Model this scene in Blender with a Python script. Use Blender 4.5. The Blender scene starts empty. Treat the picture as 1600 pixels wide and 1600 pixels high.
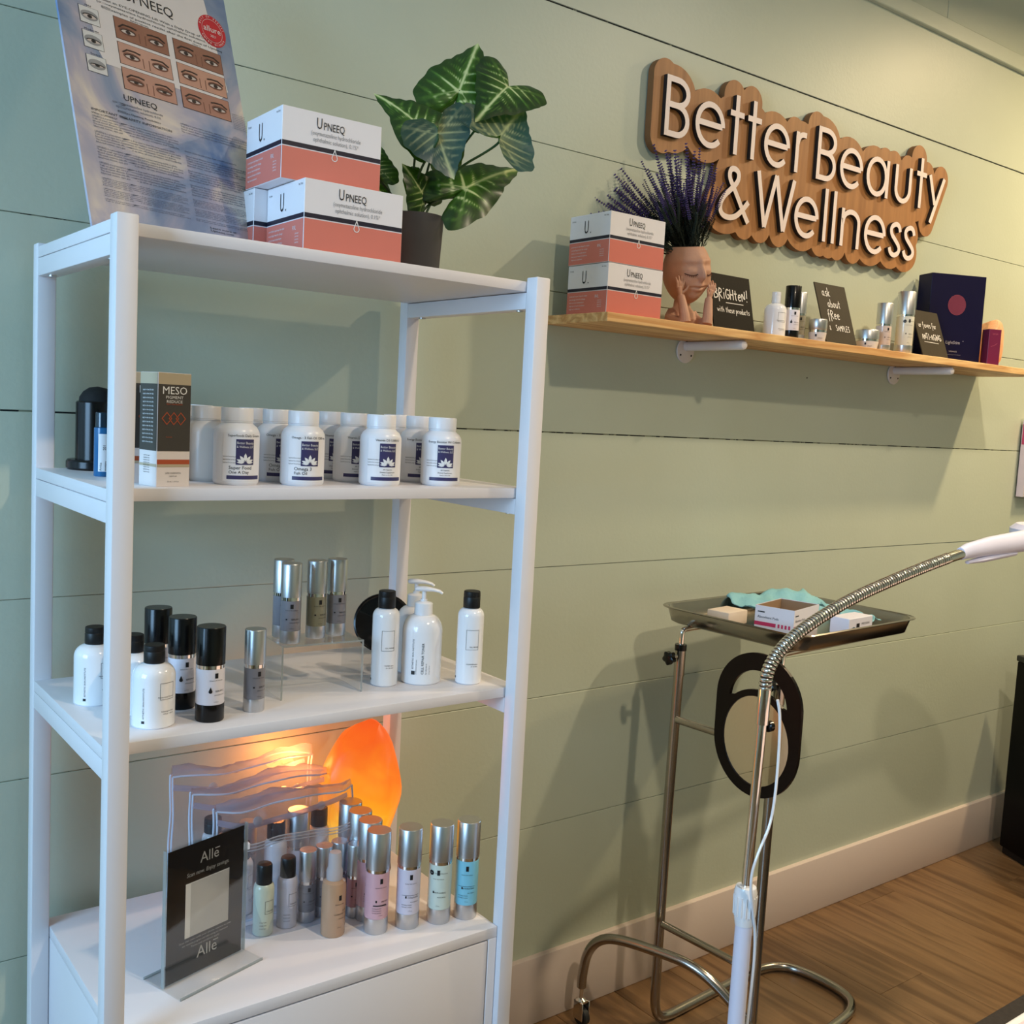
import bpy, bmesh, math, random
import numpy as np
from mathutils import Vector, Matrix
random.seed(7)
S = bpy.context.scene
COL = S.collection
PI = math.pi

# ------------------------------------------------------------------ camera
def cam_axes(yaw, pitch, roll):
    cy, sy = math.cos(yaw), math.sin(yaw); cp, sp = math.cos(pitch), math.sin(pitch)
    F = Vector((sy*cp, cy*cp, -sp)); r = Vector((cy, -sy, 0)); u = r.cross(F)
    cr, sr = math.cos(roll), math.sin(roll)
    return cr*r + sr*u, -sr*r + cr*u, F
cr_, cu_, cf_ = cam_axes(math.radians(37.50844), math.radians(5.42522), math.radians(3.0432))
cam = bpy.data.cameras.new('camera'); co = bpy.data.objects.new('camera', cam); COL.objects.link(co)
m4 = Matrix.Identity(4)
for i in range(3):
    m4[i][0], m4[i][1], m4[i][2] = cr_[i], cu_[i], -cf_[i]
m4[0][3], m4[1][3], m4[2][3] = 0.0, -1.68, 1.34147
co.matrix_world = m4
cam.sensor_width = 36; cam.lens = 36*1625.125/1600; cam.clip_start = .02; cam.clip_end = 50
S.camera = co
# ------------------------------------------------------------------ world and exposure
S.view_settings.view_transform = 'Standard'; S.view_settings.look = 'None'
S.view_settings.gamma = 1; S.view_settings.use_curve_mapping = False
S.view_settings.exposure = .95
W = bpy.data.worlds.new('world'); S.world = W; W.use_nodes = True
W.node_tree.nodes['Background'].inputs[0].default_value = (.60, .74, .95, 1)
W.node_tree.nodes['Background'].inputs[1].default_value = .3
# ------------------------------------------------------------------ lights
def area(name, loc, target, sx, sy, power, color, spread=180, shape='RECTANGLE'):
    l = bpy.data.lights.new(name, 'AREA'); l.shape = shape; l.size = sx
    if shape in ('RECTANGLE', 'ELLIPSE'): l.size_y = sy
    l.energy = power; l.color = color; l.spread = math.radians(spread)
    o = bpy.data.objects.new(name, l); COL.objects.link(o); o.location = loc
    d = Vector(target) - Vector(loc); o.rotation_euler = d.to_track_quat('-Z', 'Y').to_euler()
    return o
WARM = (1.0, .82, .60)
area('recessed_lamp_light', (1.15, -2.0, 2.735), (1.15, -1.99, 0), .10, .10, 13.5, WARM, 160, 'DISK')
area('recessed_lamp_light', (2.53, -1.19, 2.735), (2.53, -1.18, 0), .10, .10, 11, WARM, 160, 'DISK')
area('recessed_lamp_light', (3.55, -.75, 2.735), (3.55, -.74, 0), .10, .10, 15, (1.0, .76, .44), 160, 'DISK')
area('window_light', (-2.15, -1.15, 1.6), (0, -.75, 1.4), 1.3, 1.3, 44, (.38, .66, 1.0))

# ------------------------------------------------------------------ materials
MATS = {}
def mat(name, col, rough=.5, metal=0, bump=0, bscale=200, var=.04, vscale=30, coat=0, trans=0, ior=1.45, emis=None, estr=0, alpha=1, sss=0, spec=.5):
    if name in MATS: return MATS[name]
    m = bpy.data.materials.new(name); m.use_nodes = True; nt = m.node_tree; p = nt.nodes['Principled BSDF']
    p.inputs['Roughness'].default_value = rough; p.inputs['Metallic'].default_value = metal
    p.inputs['Coat Weight'].default_value = coat; p.inputs['Transmission Weight'].default_value = trans
    p.inputs['IOR'].default_value = ior; p.inputs['Alpha'].default_value = alpha
    p.inputs['Specular IOR Level'].default_value = spec
    if sss: p.inputs['Subsurface Weight'].default_value = sss; p.inputs['Subsurface Scale'].default_value = .01
    tc = nt.nodes.new('ShaderNodeTexCoord')
    n = nt.nodes.new('ShaderNodeTexNoise'); n.inputs['Scale'].default_value = vscale; n.inputs['Detail'].default_value = 3
    nt.links.new(tc.outputs['Object'], n.inputs['Vector'])
    mx = nt.nodes.new('ShaderNodeMix'); mx.data_type = 'RGBA'
    mx.inputs[6].default_value = (*[c*(1-var) for c in col], 1); mx.inputs[7].default_value = (*[min(1, c*(1+var)) for c in col], 1)
    nt.links.new(n.outputs['Fac'], mx.inputs[0]); nt.links.new(mx.outputs[2], p.inputs['Base Color'])
    if bump:
        n2 = nt.nodes.new('ShaderNodeTexNoise'); n2.inputs['Scale'].default_value = bscale; n2.inputs['Detail'].default_value = 2
        nt.links.new(tc.outputs['Object'], n2.inputs['Vector'])
        b = nt.nodes.new('ShaderNodeBump'); b.inputs['Strength'].default_value = bump; b.inputs['Distance'].default_value = .002
        nt.links.new(n2.outputs['Fac'], b.inputs['Height']); nt.links.new(b.outputs[0], p.inputs['Normal'])
    if emis: p.inputs['Emission Color'].default_value = (*emis, 1); p.inputs['Emission Strength'].default_value = estr
    MATS[name] = m; return m
def srgb(r, g, b):
    f = lambda c: (c/255/12.92) if c/255 <= .04045 else ((c/255+.055)/1.055)**2.4
    return (f(r), f(g), f(b))
def clearmat(name, tint=(.97, .98, .98), fr=1.5, rough=.03, haze=0.0, hcol=(.8, .85, .9)):
    if name in MATS: return MATS[name]
    m = bpy.data.materials.new(name); m.use_nodes = True; nt = m.node_tree; nt.nodes.clear(); L = nt.links.new
    out = nt.nodes.new('ShaderNodeOutputMaterial'); t = nt.nodes.new('ShaderNodeBsdfTransparent'); t.inputs[0].default_value = (*tint, 1)
    g = nt.nodes.new('ShaderNodeBsdfGlossy'); g.inputs['Roughness'].default_value = rough
    lw = nt.nodes.new('ShaderNodeLayerWeight'); pw_ = nt.nodes.new('ShaderNodeMath'); pw_.operation = 'POWER'; pw_.inputs[1].default_value = 4; L(lw.outputs['Facing'], pw_.inputs[0])
    f = nt.nodes.new('ShaderNodeMath'); f.operation = 'MULTIPLY_ADD'; f.inputs[1].default_value = .75; f.inputs[2].default_value = ((fr-1)/(fr+1))**2*1.3; L(pw_.outputs[0], f.inputs[0])
    tc = nt.nodes.new('ShaderNodeTexCoord'); n = nt.nodes.new('ShaderNodeTexNoise'); n.inputs['Scale'].default_value = 14; L(tc.outputs['Object'], n.inputs['Vector'])
    b = nt.nodes.new('ShaderNodeBump'); b.inputs['Strength'].default_value = .25 if haze else .03; b.inputs['Distance'].default_value = .01
    L(n.outputs['Fac'], b.inputs['Height']); L(b.outputs[0], g.inputs['Normal']); L(b.outputs[0], lw.inputs['Normal'])
    mx = nt.nodes.new('ShaderNodeMixShader'); L(f.outputs[0], mx.inputs[0]); L(t.outputs[0], mx.inputs[1]); L(g.outputs[0], mx.inputs[2])
    last = mx
    if haze:
        d = nt.nodes.new('ShaderNodeBsdfTranslucent'); d.inputs[0].default_value = (*hcol, 1)
        d2 = nt.nodes.new('ShaderNodeBsdfDiffuse'); d2.inputs[0].default_value = (*hcol, 1)
        ad = nt.nodes.new('ShaderNodeMixShader'); ad.inputs[0].default_value = .5; L(d.outputs[0], ad.inputs[1]); L(d2.outputs[0], ad.inputs[2])
        m2 = nt.nodes.new('ShaderNodeMixShader'); m2.inputs[0].default_value = haze; L(mx.outputs[0], m2.inputs[1]); L(ad.outputs[0], m2.inputs[2]); last = m2
    L(last.outputs[0], out.inputs[0]); MATS[name] = m; return m

def wall_paint():
    m = bpy.data.materials.new('sage_wall_paint'); m.use_nodes = True; nt = m.node_tree; p = nt.nodes['Principled BSDF']; L = nt.links.new
    tc = nt.nodes.new('ShaderNodeTexCoord'); n = nt.nodes.new('ShaderNodeTexNoise'); n.inputs['Scale'].default_value = 2.5; n.inputs['Detail'].default_value = 4
    L(tc.outputs['Object'], n.inputs['Vector'])
    r = nt.nodes.new('ShaderNodeValToRGB'); r.color_ramp.elements[0].position = .3; r.color_ramp.elements[1].position = .7
    r.color_ramp.elements[0].color = (*WALLC[0], 1); r.color_ramp.elements[1].color = (*WALLC[1], 1)
    L(n.outputs['Fac'], r.inputs[0])
    # small nail holes and knots
    v = nt.nodes.new('ShaderNodeTexVoronoi'); v.inputs['Scale'].default_value = 3.1; L(tc.outputs['Object'], v.inputs['Vector'])
    lt = nt.nodes.new('ShaderNodeMath'); lt.operation = 'LESS_THAN'; lt.inputs[1].default_value = .009; L(v.outputs['Distance'], lt.inputs[0])
    mx = nt.nodes.new('ShaderNodeMix'); mx.data_type = 'RGBA'; L(lt.outputs[0], mx.inputs[0]); L(r.outputs[0], mx.inputs[6]); mx.inputs[7].default_value = (.06, .055, .04, 1)
    L(mx.outputs[2], p.inputs['Base Color']); p.inputs['Roughness'].default_value = .42
    n2 = nt.nodes.new('ShaderNodeTexNoise'); n2.inputs['Scale'].default_value = 110; n2.inputs['Detail'].default_value = 3; L(tc.outputs['Object'], n2.inputs['Vector'])
    b = nt.nodes.new('ShaderNodeBump'); b.inputs['Strength'].default_value = .22; b.inputs['Distance'].default_value = .0015
    L(n2.outputs['Fac'], b.inputs['Height']); L(b.outputs[0], p.inputs['Normal']); return m
WALLC = (srgb(186, 193, 172), srgb(192, 199, 179))
M_WALL = wall_paint()
def joint_mat(thr):
    m = bpy.data.materials.new('painted_over_joint'); m.use_nodes = True; nt = m.node_tree; p = nt.nodes['Principled BSDF']; L = nt.links.new
    tc = nt.nodes.new('ShaderNodeTexCoord'); mp = nt.nodes.new('ShaderNodeMapping'); mp.inputs['Scale'].default_value = (9, 1, 2.2); L(tc.outputs['Object'], mp.inputs[0])
    n = nt.nodes.new('ShaderNodeTexNoise'); n.inputs['Scale'].default_value = 3; n.inputs['Detail'].default_value = 5; n.inputs['Roughness'].default_value = .7; L(mp.outputs[0], n.inputs['Vector'])
    r = nt.nodes.new('ShaderNodeValToRGB'); r.color_ramp.elements[0].position = thr; r.color_ramp.elements[1].position = thr+.03
    r.color_ramp.elements[0].color = (.006, .006, .005, 1); r.color_ramp.elements[1].color = (*srgb(150, 150, 125), 1)
    L(n.outputs['Fac'], r.inputs[0]); L(r.outputs[0], p.inputs['Base Color']); p.inputs['Roughness'].default_value = .8; return m
def wood_mat(name, c0, c1, axis=0, scale=1.0, rough=.45, ring=7, detail_bump=.1, rand=True, dark=None):
    m = bpy.data.materials.new(name); m.use_nodes = True; nt = m.node_tree; p = nt.nodes['Principled BSDF']; L = nt.links.new
    tc = nt.nodes.new('ShaderNodeTexCoord'); mp = nt.nodes.new('ShaderNodeMapping')
    sc = [scale*14]*3; sc[axis] = scale*1.1; mp.inputs['Scale'].default_value = sc; L(tc.outputs['Object'], mp.inputs[0])
    oi = nt.nodes.new('ShaderNodeObjectInfo')
    vm = nt.nodes.new('ShaderNodeVectorMath'); vm.operation = 'ADD'; mul = nt.nodes.new('ShaderNodeMath'); mul.operation = 'MULTIPLY'; mul.inputs[1].default_value = 37
    L(oi.outputs['Random'], mul.inputs[0]); L(mp.outputs[0], vm.inputs[0]); L(mul.outputs[0], vm.inputs[1])
    n = nt.nodes.new('ShaderNodeTexNoise'); n.inputs['Scale'].default_value = 1.0; n.inputs['Detail'].default_value = 6; n.inputs['Distortion'].default_value = .6; L(vm.outputs[0], n.inputs['Vector'])
    w = nt.nodes.new('ShaderNodeMath'); w.operation = 'MULTIPLY'; w.inputs[1].default_value = ring; L(n.outputs['Fac'], w.inputs[0])
    fr = nt.nodes.new('ShaderNodeMath'); fr.operation = 'PINGPONG'; fr.inputs[1].default_value = .5; L(w.outputs[0], fr.inputs[0])
    r = nt.nodes.new('ShaderNodeValToRGB'); r.color_ramp.elements[0].color = (*c0, 1); r.color_ramp.elements[1].color = (*c1, 1); r.color_ramp.elements[1].position = .5
    L(fr.outputs[0], r.inputs[0])
    n3 = nt.nodes.new('ShaderNodeTexNoise'); n3.inputs['Scale'].default_value = 4; n3.inputs['Detail'].default_value = 4; L(vm.outputs[0], n3.inputs['Vector'])
    hsv = nt.nodes.new('ShaderNodeHueSaturation'); L(r.outputs[0], hsv.inputs['Color'])
    a = nt.nodes.new('ShaderNodeMath'); a.operation = 'MULTIPLY_ADD'; a.inputs[1].default_value = .35; a.inputs[2].default_value = .82
    L(n3.outputs['Fac'], a.inputs[0])
    a2 = nt.nodes.new('ShaderNodeMath'); a2.operation = 'MULTIPLY_ADD'; a2.inputs[1].default_value = .16 if rand else 0; L(oi.outputs['Random'], a2.inputs[0]); L(a.outputs[0], a2.inputs[2])
    sb = nt.nodes.new('ShaderNodeMath'); sb.operation = 'SUBTRACT'; sb.inputs[1].default_value = .08 if rand else 0; L(a2.outputs[0], sb.inputs[0]); L(sb.outputs[0], hsv.inputs['Value'])
    L(hsv.outputs[0], p.inputs['Base Color']); p.inputs['Roughness'].default_value = rough
    b = nt.nodes.new('ShaderNodeBump'); b.inputs['Strength'].default_value = detail_bump; b.inputs['Distance'].default_value = .001; L(n3.outputs['Fac'], b.inputs['Height']); L(b.outputs[0], p.inputs['Normal'])
    return m
M_PINE = wood_mat('pine_wood', srgb(196, 142, 84), srgb(230, 190, 130), 0, 1.6, .5, 5)
M_FLOOR = wood_mat('floor_wood', srgb(96, 70, 45), srgb(128, 98, 66), 1, 1.3, .36, 3)
M_SIGNWOOD = wood_mat('sign_board_wood', srgb(150, 100, 54), srgb(170, 118, 68), 2, 1.8, .5, 3, rand=False)
WHITE = mat('white_melamine', srgb(226, 222, 224), .38, bump=.02, bscale=400, var=.01)
TRIM = mat('white_trim_paint', srgb(214, 198, 188), .4, bump=.05, bscale=120, var=.02, vscale=3)
GLOSSW = mat('glossy_white_plastic', srgb(238, 238, 240), .16, var=.01, coat=.4)
HDPE = mat('white_pill_bottle_plastic', srgb(234, 233, 236), .28, var=.01, sss=.05)
CREAMW = mat('cream_plastic', srgb(205, 198, 190), .3, var=.01)
BLACK = mat('black_plastic', srgb(7, 7, 8), .25, var=.1, coat=.1, spec=.35)
BLACKR = mat('ridged_black_plastic', srgb(14, 14, 15), .45, var=.1)
INK = mat('black_print', srgb(22, 22, 26), .5, var=.05)
GREYINK = mat('grey_print', srgb(96, 98, 104), .55, var=.05)
WINK = mat('white_print', srgb(232, 232, 232), .5, var=.01)
PAPER = mat('white_paper_label', srgb(236, 234, 236), .45, var=.01)
NAVY = mat('navy_print', srgb(58, 54, 96), .45, var=.03)
SILVER = mat('brushed_silver', (.60, .61, .63), .34, 1, var=.03)
CHROME = mat('chrome', (.78, .76, .73), .07, 1, var=.02)
STEEL = mat('stainless_steel', (.40, .37, .33), .20, 1, bump=.04, bscale=60, var=.12, vscale=12)
M_CLEAR = clearmat('clear_acrylic')
M_VINYL = clearmat('clear_vinyl', (.93, .94, .96), 1.45, .08, .08, (.75, .80, .92))
M_VINYLT = clearmat('folded_vinyl', (.86, .86, .90), 1.6, .10, .46, (.66, .64, .74))
PIPING = mat('white_vinyl_piping', srgb(205, 212, 228), .4, var=.03)

# ------------------------------------------------------------------ mesh builder
_tc = {}
def bfont(s):
    if s in _tc: return _tc[s]
    c = bpy.data.curves.new('t', 'FONT'); c.body = s; c.size = 1; c.resolution_u = 2
    o = bpy.data.objects.new('t', c); me = bpy.data.meshes.new_from_object(o)
    V = [(v.co.x, v.co.y) for v in me.vertices]; F = [tuple(p.vertices) for p in me.polygons]
    w = max([v[0] for v in V] or [0])
    bpy.data.objects.remove(o); bpy.data.curves.remove(c); bpy.data.meshes.remove(me)
    _tc[s] = (V, F, w); return _tc[s]
def fr(o, u=(1, 0, 0), v=(0, 0, 1)):
    o, u, v = Vector(o), Vector(u).normalized(), Vector(v).normalized(); n = u.cross(v)
    return lambda a, b, c=0: o + u*a + v*b + n*c     # n points toward the viewer when u is right and v is up
class B:
    def __init__(s): s.v = []; s.f = []; s.m = []; s.sm = []
    def add(s, V, F, m=0, sm=False):
        k = len(s.v); s.v += [tuple(x) for x in V]
        for f in F: s.f.append(tuple(i+k for i in f)); s.m.append(m); s.sm.append(sm)
        return s
    def box(s, x0, x1, y0, y1, z0, z1, m=0, T=None):
        V = [(x, y, z) for x in (x0, x1) for y in (y0, y1) for z in (z0, z1)]
        if T: V = [T(*p) for p in V]
        return s.add(V, [(0, 1, 3, 2), (4, 6, 7, 5), (0, 4, 5, 1), (2, 3, 7, 6), (0, 2, 6, 4), (1, 5, 7, 3)], m)
    def bbox(s, x0, x1, y0, y1, z0, z1, bev=.001, seg=1, m=0, T=None):
        bm = bmesh.new(); bmesh.ops.create_cube(bm, size=1)
        for v in bm.verts: v.co = Vector(((x0+x1)/2+v.co.x*(x1-x0), (y0+y1)/2+v.co.y*(y1-y0), (z0+z1)/2+v.co.z*(z1-z0)))
        bmesh.ops.bevel(bm, geom=list(bm.edges), offset=bev, segments=seg, affect='EDGES', profile=.5)
        V = [T(*v.co) if T else v.co.copy() for v in bm.verts]; F = [[v.index for v in f.verts] for f in bm.faces]
        bm.free(); return s.add(V, F, m, seg > 1)
    def lathe(s, prof, n=28, m=0, c=(0, 0, 0), T=None, a0=0, a1=2*PI, mod=None):
        full = abs(a1-a0-2*PI) < 1e-6; k = n if full else n+1; V = []; F = []
        for (r, z) in prof:
            for i in range(k):
                a = a0+(a1-a0)*i/n; rr = r*(mod(a) if mod else 1)
                p = (c[0]+rr*math.sin(a), c[1]-rr*math.cos(a), c[2]+z); V.append(T(*p) if T else p)
        for j in range(len(prof)-1):
            for i in range(n):
                i2 = (i+1) % k if full else i+1
                F.append((j*k+i, j*k+i2, (j+1)*k+i2, (j+1)*k+i))
        if full and prof[0][0] > 1e-6: F.append(tuple(range(k))[::-1])
        if full and prof[-1][0] > 1e-6: F.append(tuple((len(prof)-1)*k+i for i in range(k)))
        return s.add(V, F, m, True)
    def tube(s, pts, r, n=12, m=0, closed=False, cap=True, flat=(1, 1)):
        P = [Vector(p) for p in pts]; N = len(P); R = r if hasattr(r, '__len__') else [r]*N
        V = []; F = []; up = None
        for i in range(N):
            if closed: t = (P[(i+1) % N]-P[i-1])
            else: t = P[min(i+1, N-1)]-P[max(i-1, 0)]
            t.normalize()
            if up is None: up = t.orthogonal().normalized() if abs(t.z) > .9 else Vector((0, 0, 1))
            up = (up - t*up.dot(t)).normalized(); sd = t.cross(up)
            for k in range(n):
                a = 2*PI*k/n; V.append(P[i]+(up*math.cos(a)*flat[0]+sd*math.sin(a)*flat[1])*R[i])
        for i in range(N if closed else N-1):
            j = (i+1) % N
            for k in range(n): F.append((i*n+k, i*n+(k+1) % n, j*n+(k+1) % n, j*n+k))
        if cap and not closed: F += [tuple(range(n))[::-1], tuple((N-1)*n+k for k in range(n))]
        return s.add(V, F, m, True)
    def prism(s, poly, T, d0, d1, m=0, mside=None, tri=True):
        n = len(poly); V = [T(x, y, d1) for x, y in poly]+[T(x, y, d0) for x, y in poly]
        ms = m if mside is None else mside
        if tri and n > 4:
            from mathutils.geometry import tessellate_polygon
            tr = tessellate_polygon([[Vector((x, y, 0)) for x, y in poly]])
            s.add(V, [tuple(t) for t in tr]+[tuple(i+n for i in reversed(t)) for t in tr], m)
            k = len(s.v)-2*n
            for i in range(n): s.f.append((k+i, k+(i+1) % n, k+n+(i+1) % n, k+n+i)); s.m.append(ms); s.sm.append(False)
        else:
            s.add(V, [tuple(range(n)), tuple(range(2*n-1, n-1, -1))], m); k = len(s.v)-2*n
            for i in range(n): s.f.append((k+i, k+(i+1) % n, k+n+(i+1) % n, k+n+i)); s.m.append(ms); s.sm.append(False)
        return s
    def quad(s, T, x0, x1, y0, y1, off=.0002, m=0):
        if getattr(T, 'cyl', 0):
            n = max(2, int(abs(x1-x0)/.002)); V = []
            for i in range(n+1): a = x0+(x1-x0)*i/n; V += [T(a, y0, off), T(a, y1, off)]
            return s.add(V, [(2*i, 2*i+2, 2*i+3, 2*i+1) for i in range(n)], m)
        return s.add([T(x0, y0, off), T(x1, y0, off), T(x1, y1, off), T(x0, y1, off)], [(0, 1, 2, 3)], m)
    def poly(s, T, pts, off=.0002, m=0):
        if getattr(T, 'cyl', 0):
            cx, cy = sum(p[0] for p in pts)/len(pts), sum(p[1] for p in pts)/len(pts); n = len(pts)
            return s.add([T(cx, cy, off)]+[T(x, y, off) for x, y in pts], [(0, 1+i, 1+(i+1) % n) for i in range(n)], m)
        return s.add([T(x, y, off) for x, y in pts], [tuple(range(len(pts)))], m)
    def ell(s, T, cx, cy, rx, ry, off=.0002, m=0, n=20):
        return s.poly(T, [(cx+rx*math.cos(2*PI*i/n), cy+ry*math.sin(2*PI*i/n)) for i in range(n)], off, m)
    def ribbon(s, T, pts, w, off=.0003, m=0, closed=False):
        if getattr(T, 'cyl', 0):
            q = []; P = list(pts)+([pts[0]] if closed else [])
            for a, c in zip(P[:-1], P[1:]):
                k = max(1, int(math.dist(a, c)/.0015)); q += [(a[0]+(c[0]-a[0])*i/k, a[1]+(c[1]-a[1])*i/k) for i in range(k)]
            pts = q if closed else q+[P[-1]]
        q = ribbon2(pts, w, closed); n = len(q)//2
        V = [T(x, y, off) for x, y in q]; F = [(i, i+1, n+i+1, n+i) for i in range(n-1)]
        if closed: F.append((n-1, 0, n, 2*n-1))
        return s.add(V, F, m)
    def text(s, st, size, T, x=0, y=0, al='L', off=.0003, m=0, sx=1, shear=0, width=None):
        V, F, w = bfont(st)
        if not V: return s
        if width: sx = width/(w*size) if w else 1
        dx = {'L': 0, 'C': -w/2, 'R': -w}[al]
        return s.add([T(x+((a+dx)*sx+b*shear)*size, y+b*size, off) for a, b in V], F, m)
    def link(s, name, parent=None, mats=None, ang=38, loc=None):
        me = bpy.data.meshes.new(name); me.from_pydata(s.v, [], s.f)
        for mt in (mats if isinstance(mats, (list, tuple)) else [mats]): me.materials.append(mt)
        me.polygons.foreach_set('material_index', s.m); me.polygons.foreach_set('use_smooth', s.sm)
        me.update()
        if any(s.sm): me.set_sharp_from_angle(angle=math.radians(ang))
        o = bpy.data.objects.new(name, me); COL.objects.link(o)
        if parent: o.parent = parent
        if loc: o.location = loc
        if 'lettering' in name or '_print' in name: o['kind'] = 'stuff'
        return o
def ribbon2(pts, w, closed=False):
    P = [Vector(p) for p in pts]; P = [p for i, p in enumerate(P) if i == 0 or (p-P[i-1]).length > 1e-6]; n = len(P); L, R = [], []
    for i in range(n):
        a = P[i]-P[i-1] if (i > 0 or closed) else P[1]-P[0]
        b = P[(i+1) % n]-P[i] if (i < n-1 or closed) else a
        a = a.normalized(); b = b.normalized(); na = Vector((-a.y, a.x)); nb = Vector((-b.y, b.x)); mm = (na+nb)
        mm = mm.normalized() if mm.length > 1e-6 else na; k = 1/max(.35, mm.dot(na))
        L.append(P[i]+mm*(w/2*k)); R.append(P[i]-mm*(w/2*k))
    return [tuple(v) for v in L]+[tuple(v) for v in R]
def cyl(R, z=0):      # flat label coordinates wrapped onto a cylinder: a along, b up, c out
    def T(a, b, c=0): return Vector(((R+c)*math.sin(a/R), -(R+c)*math.cos(a/R), z+b))
    T.cyl = True; return T
def patch(b, R, a0, a1, z0, z1, off=.0003, m=0, n=10):
    T = cyl(R); V = []; F = []
    for i in range(n+1):
        a = a0+(a1-a0)*i/n; V += [T(a, z0, off), T(a, z1, off)]
    for i in range(n): F.append((2*i, 2*i+2, 2*i+3, 2*i+1))
    b.add(V, F, m, True)
def arc(cx, cy, rx, ry, a0, a1, n=12):
    return [(cx+rx*math.cos(math.radians(a0+(a1-a0)*i/n)), cy+ry*math.sin(math.radians(a0+(a1-a0)*i/n))) for i in range(n+1)]
def smooth(P, it=2, closed=False):
    P = [Vector(p) for p in P]
    for _ in range(it):
        Q = [] if closed else [P[0]]
        rng = range(len(P)) if closed else range(len(P)-1)
        for i in rng:
            a, b = P[i], P[(i+1) % len(P)]; Q += [a*.75+b*.25, a*.25+b*.75]
        if not closed: Q.append(P[-1])
        P = Q
    return P
def thing(name, label, cat, loc=(0, 0, 0), rz=0, group=None):
    o = bpy.data.objects.new(name, None); COL.objects.link(o); o.empty_display_size = .05
    o.location = loc; o.rotation_euler = (0, 0, math.radians(rz)); o['label'] = label; o['category'] = cat
    if group: o['group'] = group
    return o
def tag(o, label, cat, group=None):
    o['label'] = label; o['category'] = cat
    if group: o['group'] = group
    return o
def struct(o): o['kind'] = 'structure'; return o
def dup(root, loc, rz, label):
    r = root.copy(); COL.objects.link(r); r.location = loc; r.rotation_euler = (0, 0, math.radians(rz)); r['label'] = label
    for ch in list(root.children):
        c = ch.copy(); COL.objects.link(c); c.parent = r
        for g in list(ch.children):
            d = g.copy(); COL.objects.link(d); d.parent = c
    return r

# ================================================================== ROOM
X0, X1, YF, ZC = -2.3, 4.7, -4.2, 2.75
wall = struct(B().box(X0, X1, .014, .10, 0, ZC).link('wall_back', None, joint_mat(.40)))
rows = [.150, .4520, .7398, 1.0219, 1.3060, 1.5937, 1.8797, 2.1525, 2.4325]
gaps = {.4520: .0014, .7398: .0014, 1.0219: .0009, 1.3060: .0026, 1.5937: .0014, 1.8797: .0015, 2.1525: .0032}
for i in range(8):
    z0, z1 = rows[i], rows[i+1]; g0 = gaps.get(z0, 0)/2; g1 = gaps.get(z1, 0)/2
    pr = [0, .0006, -.0004, .0010, .0002, .0005, 0, .0007][i]
    B().bbox(X0, X1, -pr, .013, z0+g0, z1-g1, .0006, 1).link('plank', wall, M_WALL)
for zj, th_ in ((.4520, .42), (.7398, .40), (1.0219, .40), (1.3060, .50), (1.5937, .46), (1.8797, .46), (2.1525, .58)):
    B().box(X0+.01, X1-.01, .004, .0135, zj-.004, zj+.004).link('joint_filler', wall, joint_mat(th_)) if False else None
    g_ = gaps[zj]/2-.0001; B().box(X0+.01, X1-.01, .0022, .0125, zj-g_, zj+g_).link('joint_filler', wall, joint_mat(th_))
xs = [X0, -1.1, .17, 1.44, 2.7055, 3.97, X1]
for i in range(6):
    B().bbox(xs[i]+.001, xs[i+1]-.001, 0, .013, 2.455, ZC, .0008).link('panel', wall, M_WALL)
struct(B().bbox(X0, X1, -.014, .012, 2.432, 2.476, .002).link('trim_1', None, M_WALL))
struct(B().bbox(X0, X1, -.014, .012, 0, .156, .003, 2).link('baseboard_back', None, TRIM))
struct(B().box(X0-.1, X0, YF, .1, 0, ZC).link('wall_left', None, M_WALL))
struct(B().box(X1, X1+.1, YF, .1, 0, ZC).link('wall_right', None, M_WALL))
struct(B().box(X0, X1, YF-.1, YF, 0, ZC).link('wall_front', None, M_WALL))
ceil = struct(B().box(X0, X1, YF, .1, ZC, ZC+.1).link('ceiling', None, mat('ceiling_paint', srgb(232, 228, 218), .6, bump=.1, bscale=60, var=.02)))
fl = struct(B().box(X0, X1, YF, .1, -.06, -.014).link('floor', None, mat('subfloor', srgb(60, 45, 30), .8)))
pw, pl = .18, 1.22
pm = B().bbox(-pw/2+.0004, pw/2-.0004, -pl/2+.0004, pl/2-.0004, -.012, 0, .0008).link('plank', fl, M_FLOOR)
first = True
for i in range(int((X1-X0)/pw)+1):
    off = (i*.457) % pl
    for j in range(-1, 4):
        y = .1-off-j*pl+pl/2-.02
        if y-pl/2 > .05 or y+pl/2 < YF: continue
        o = pm if first else pm.copy()
        if not first: COL.objects.link(o)
        first = False; o.location = (X0+pw*(i+.5), y, 0)

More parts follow.
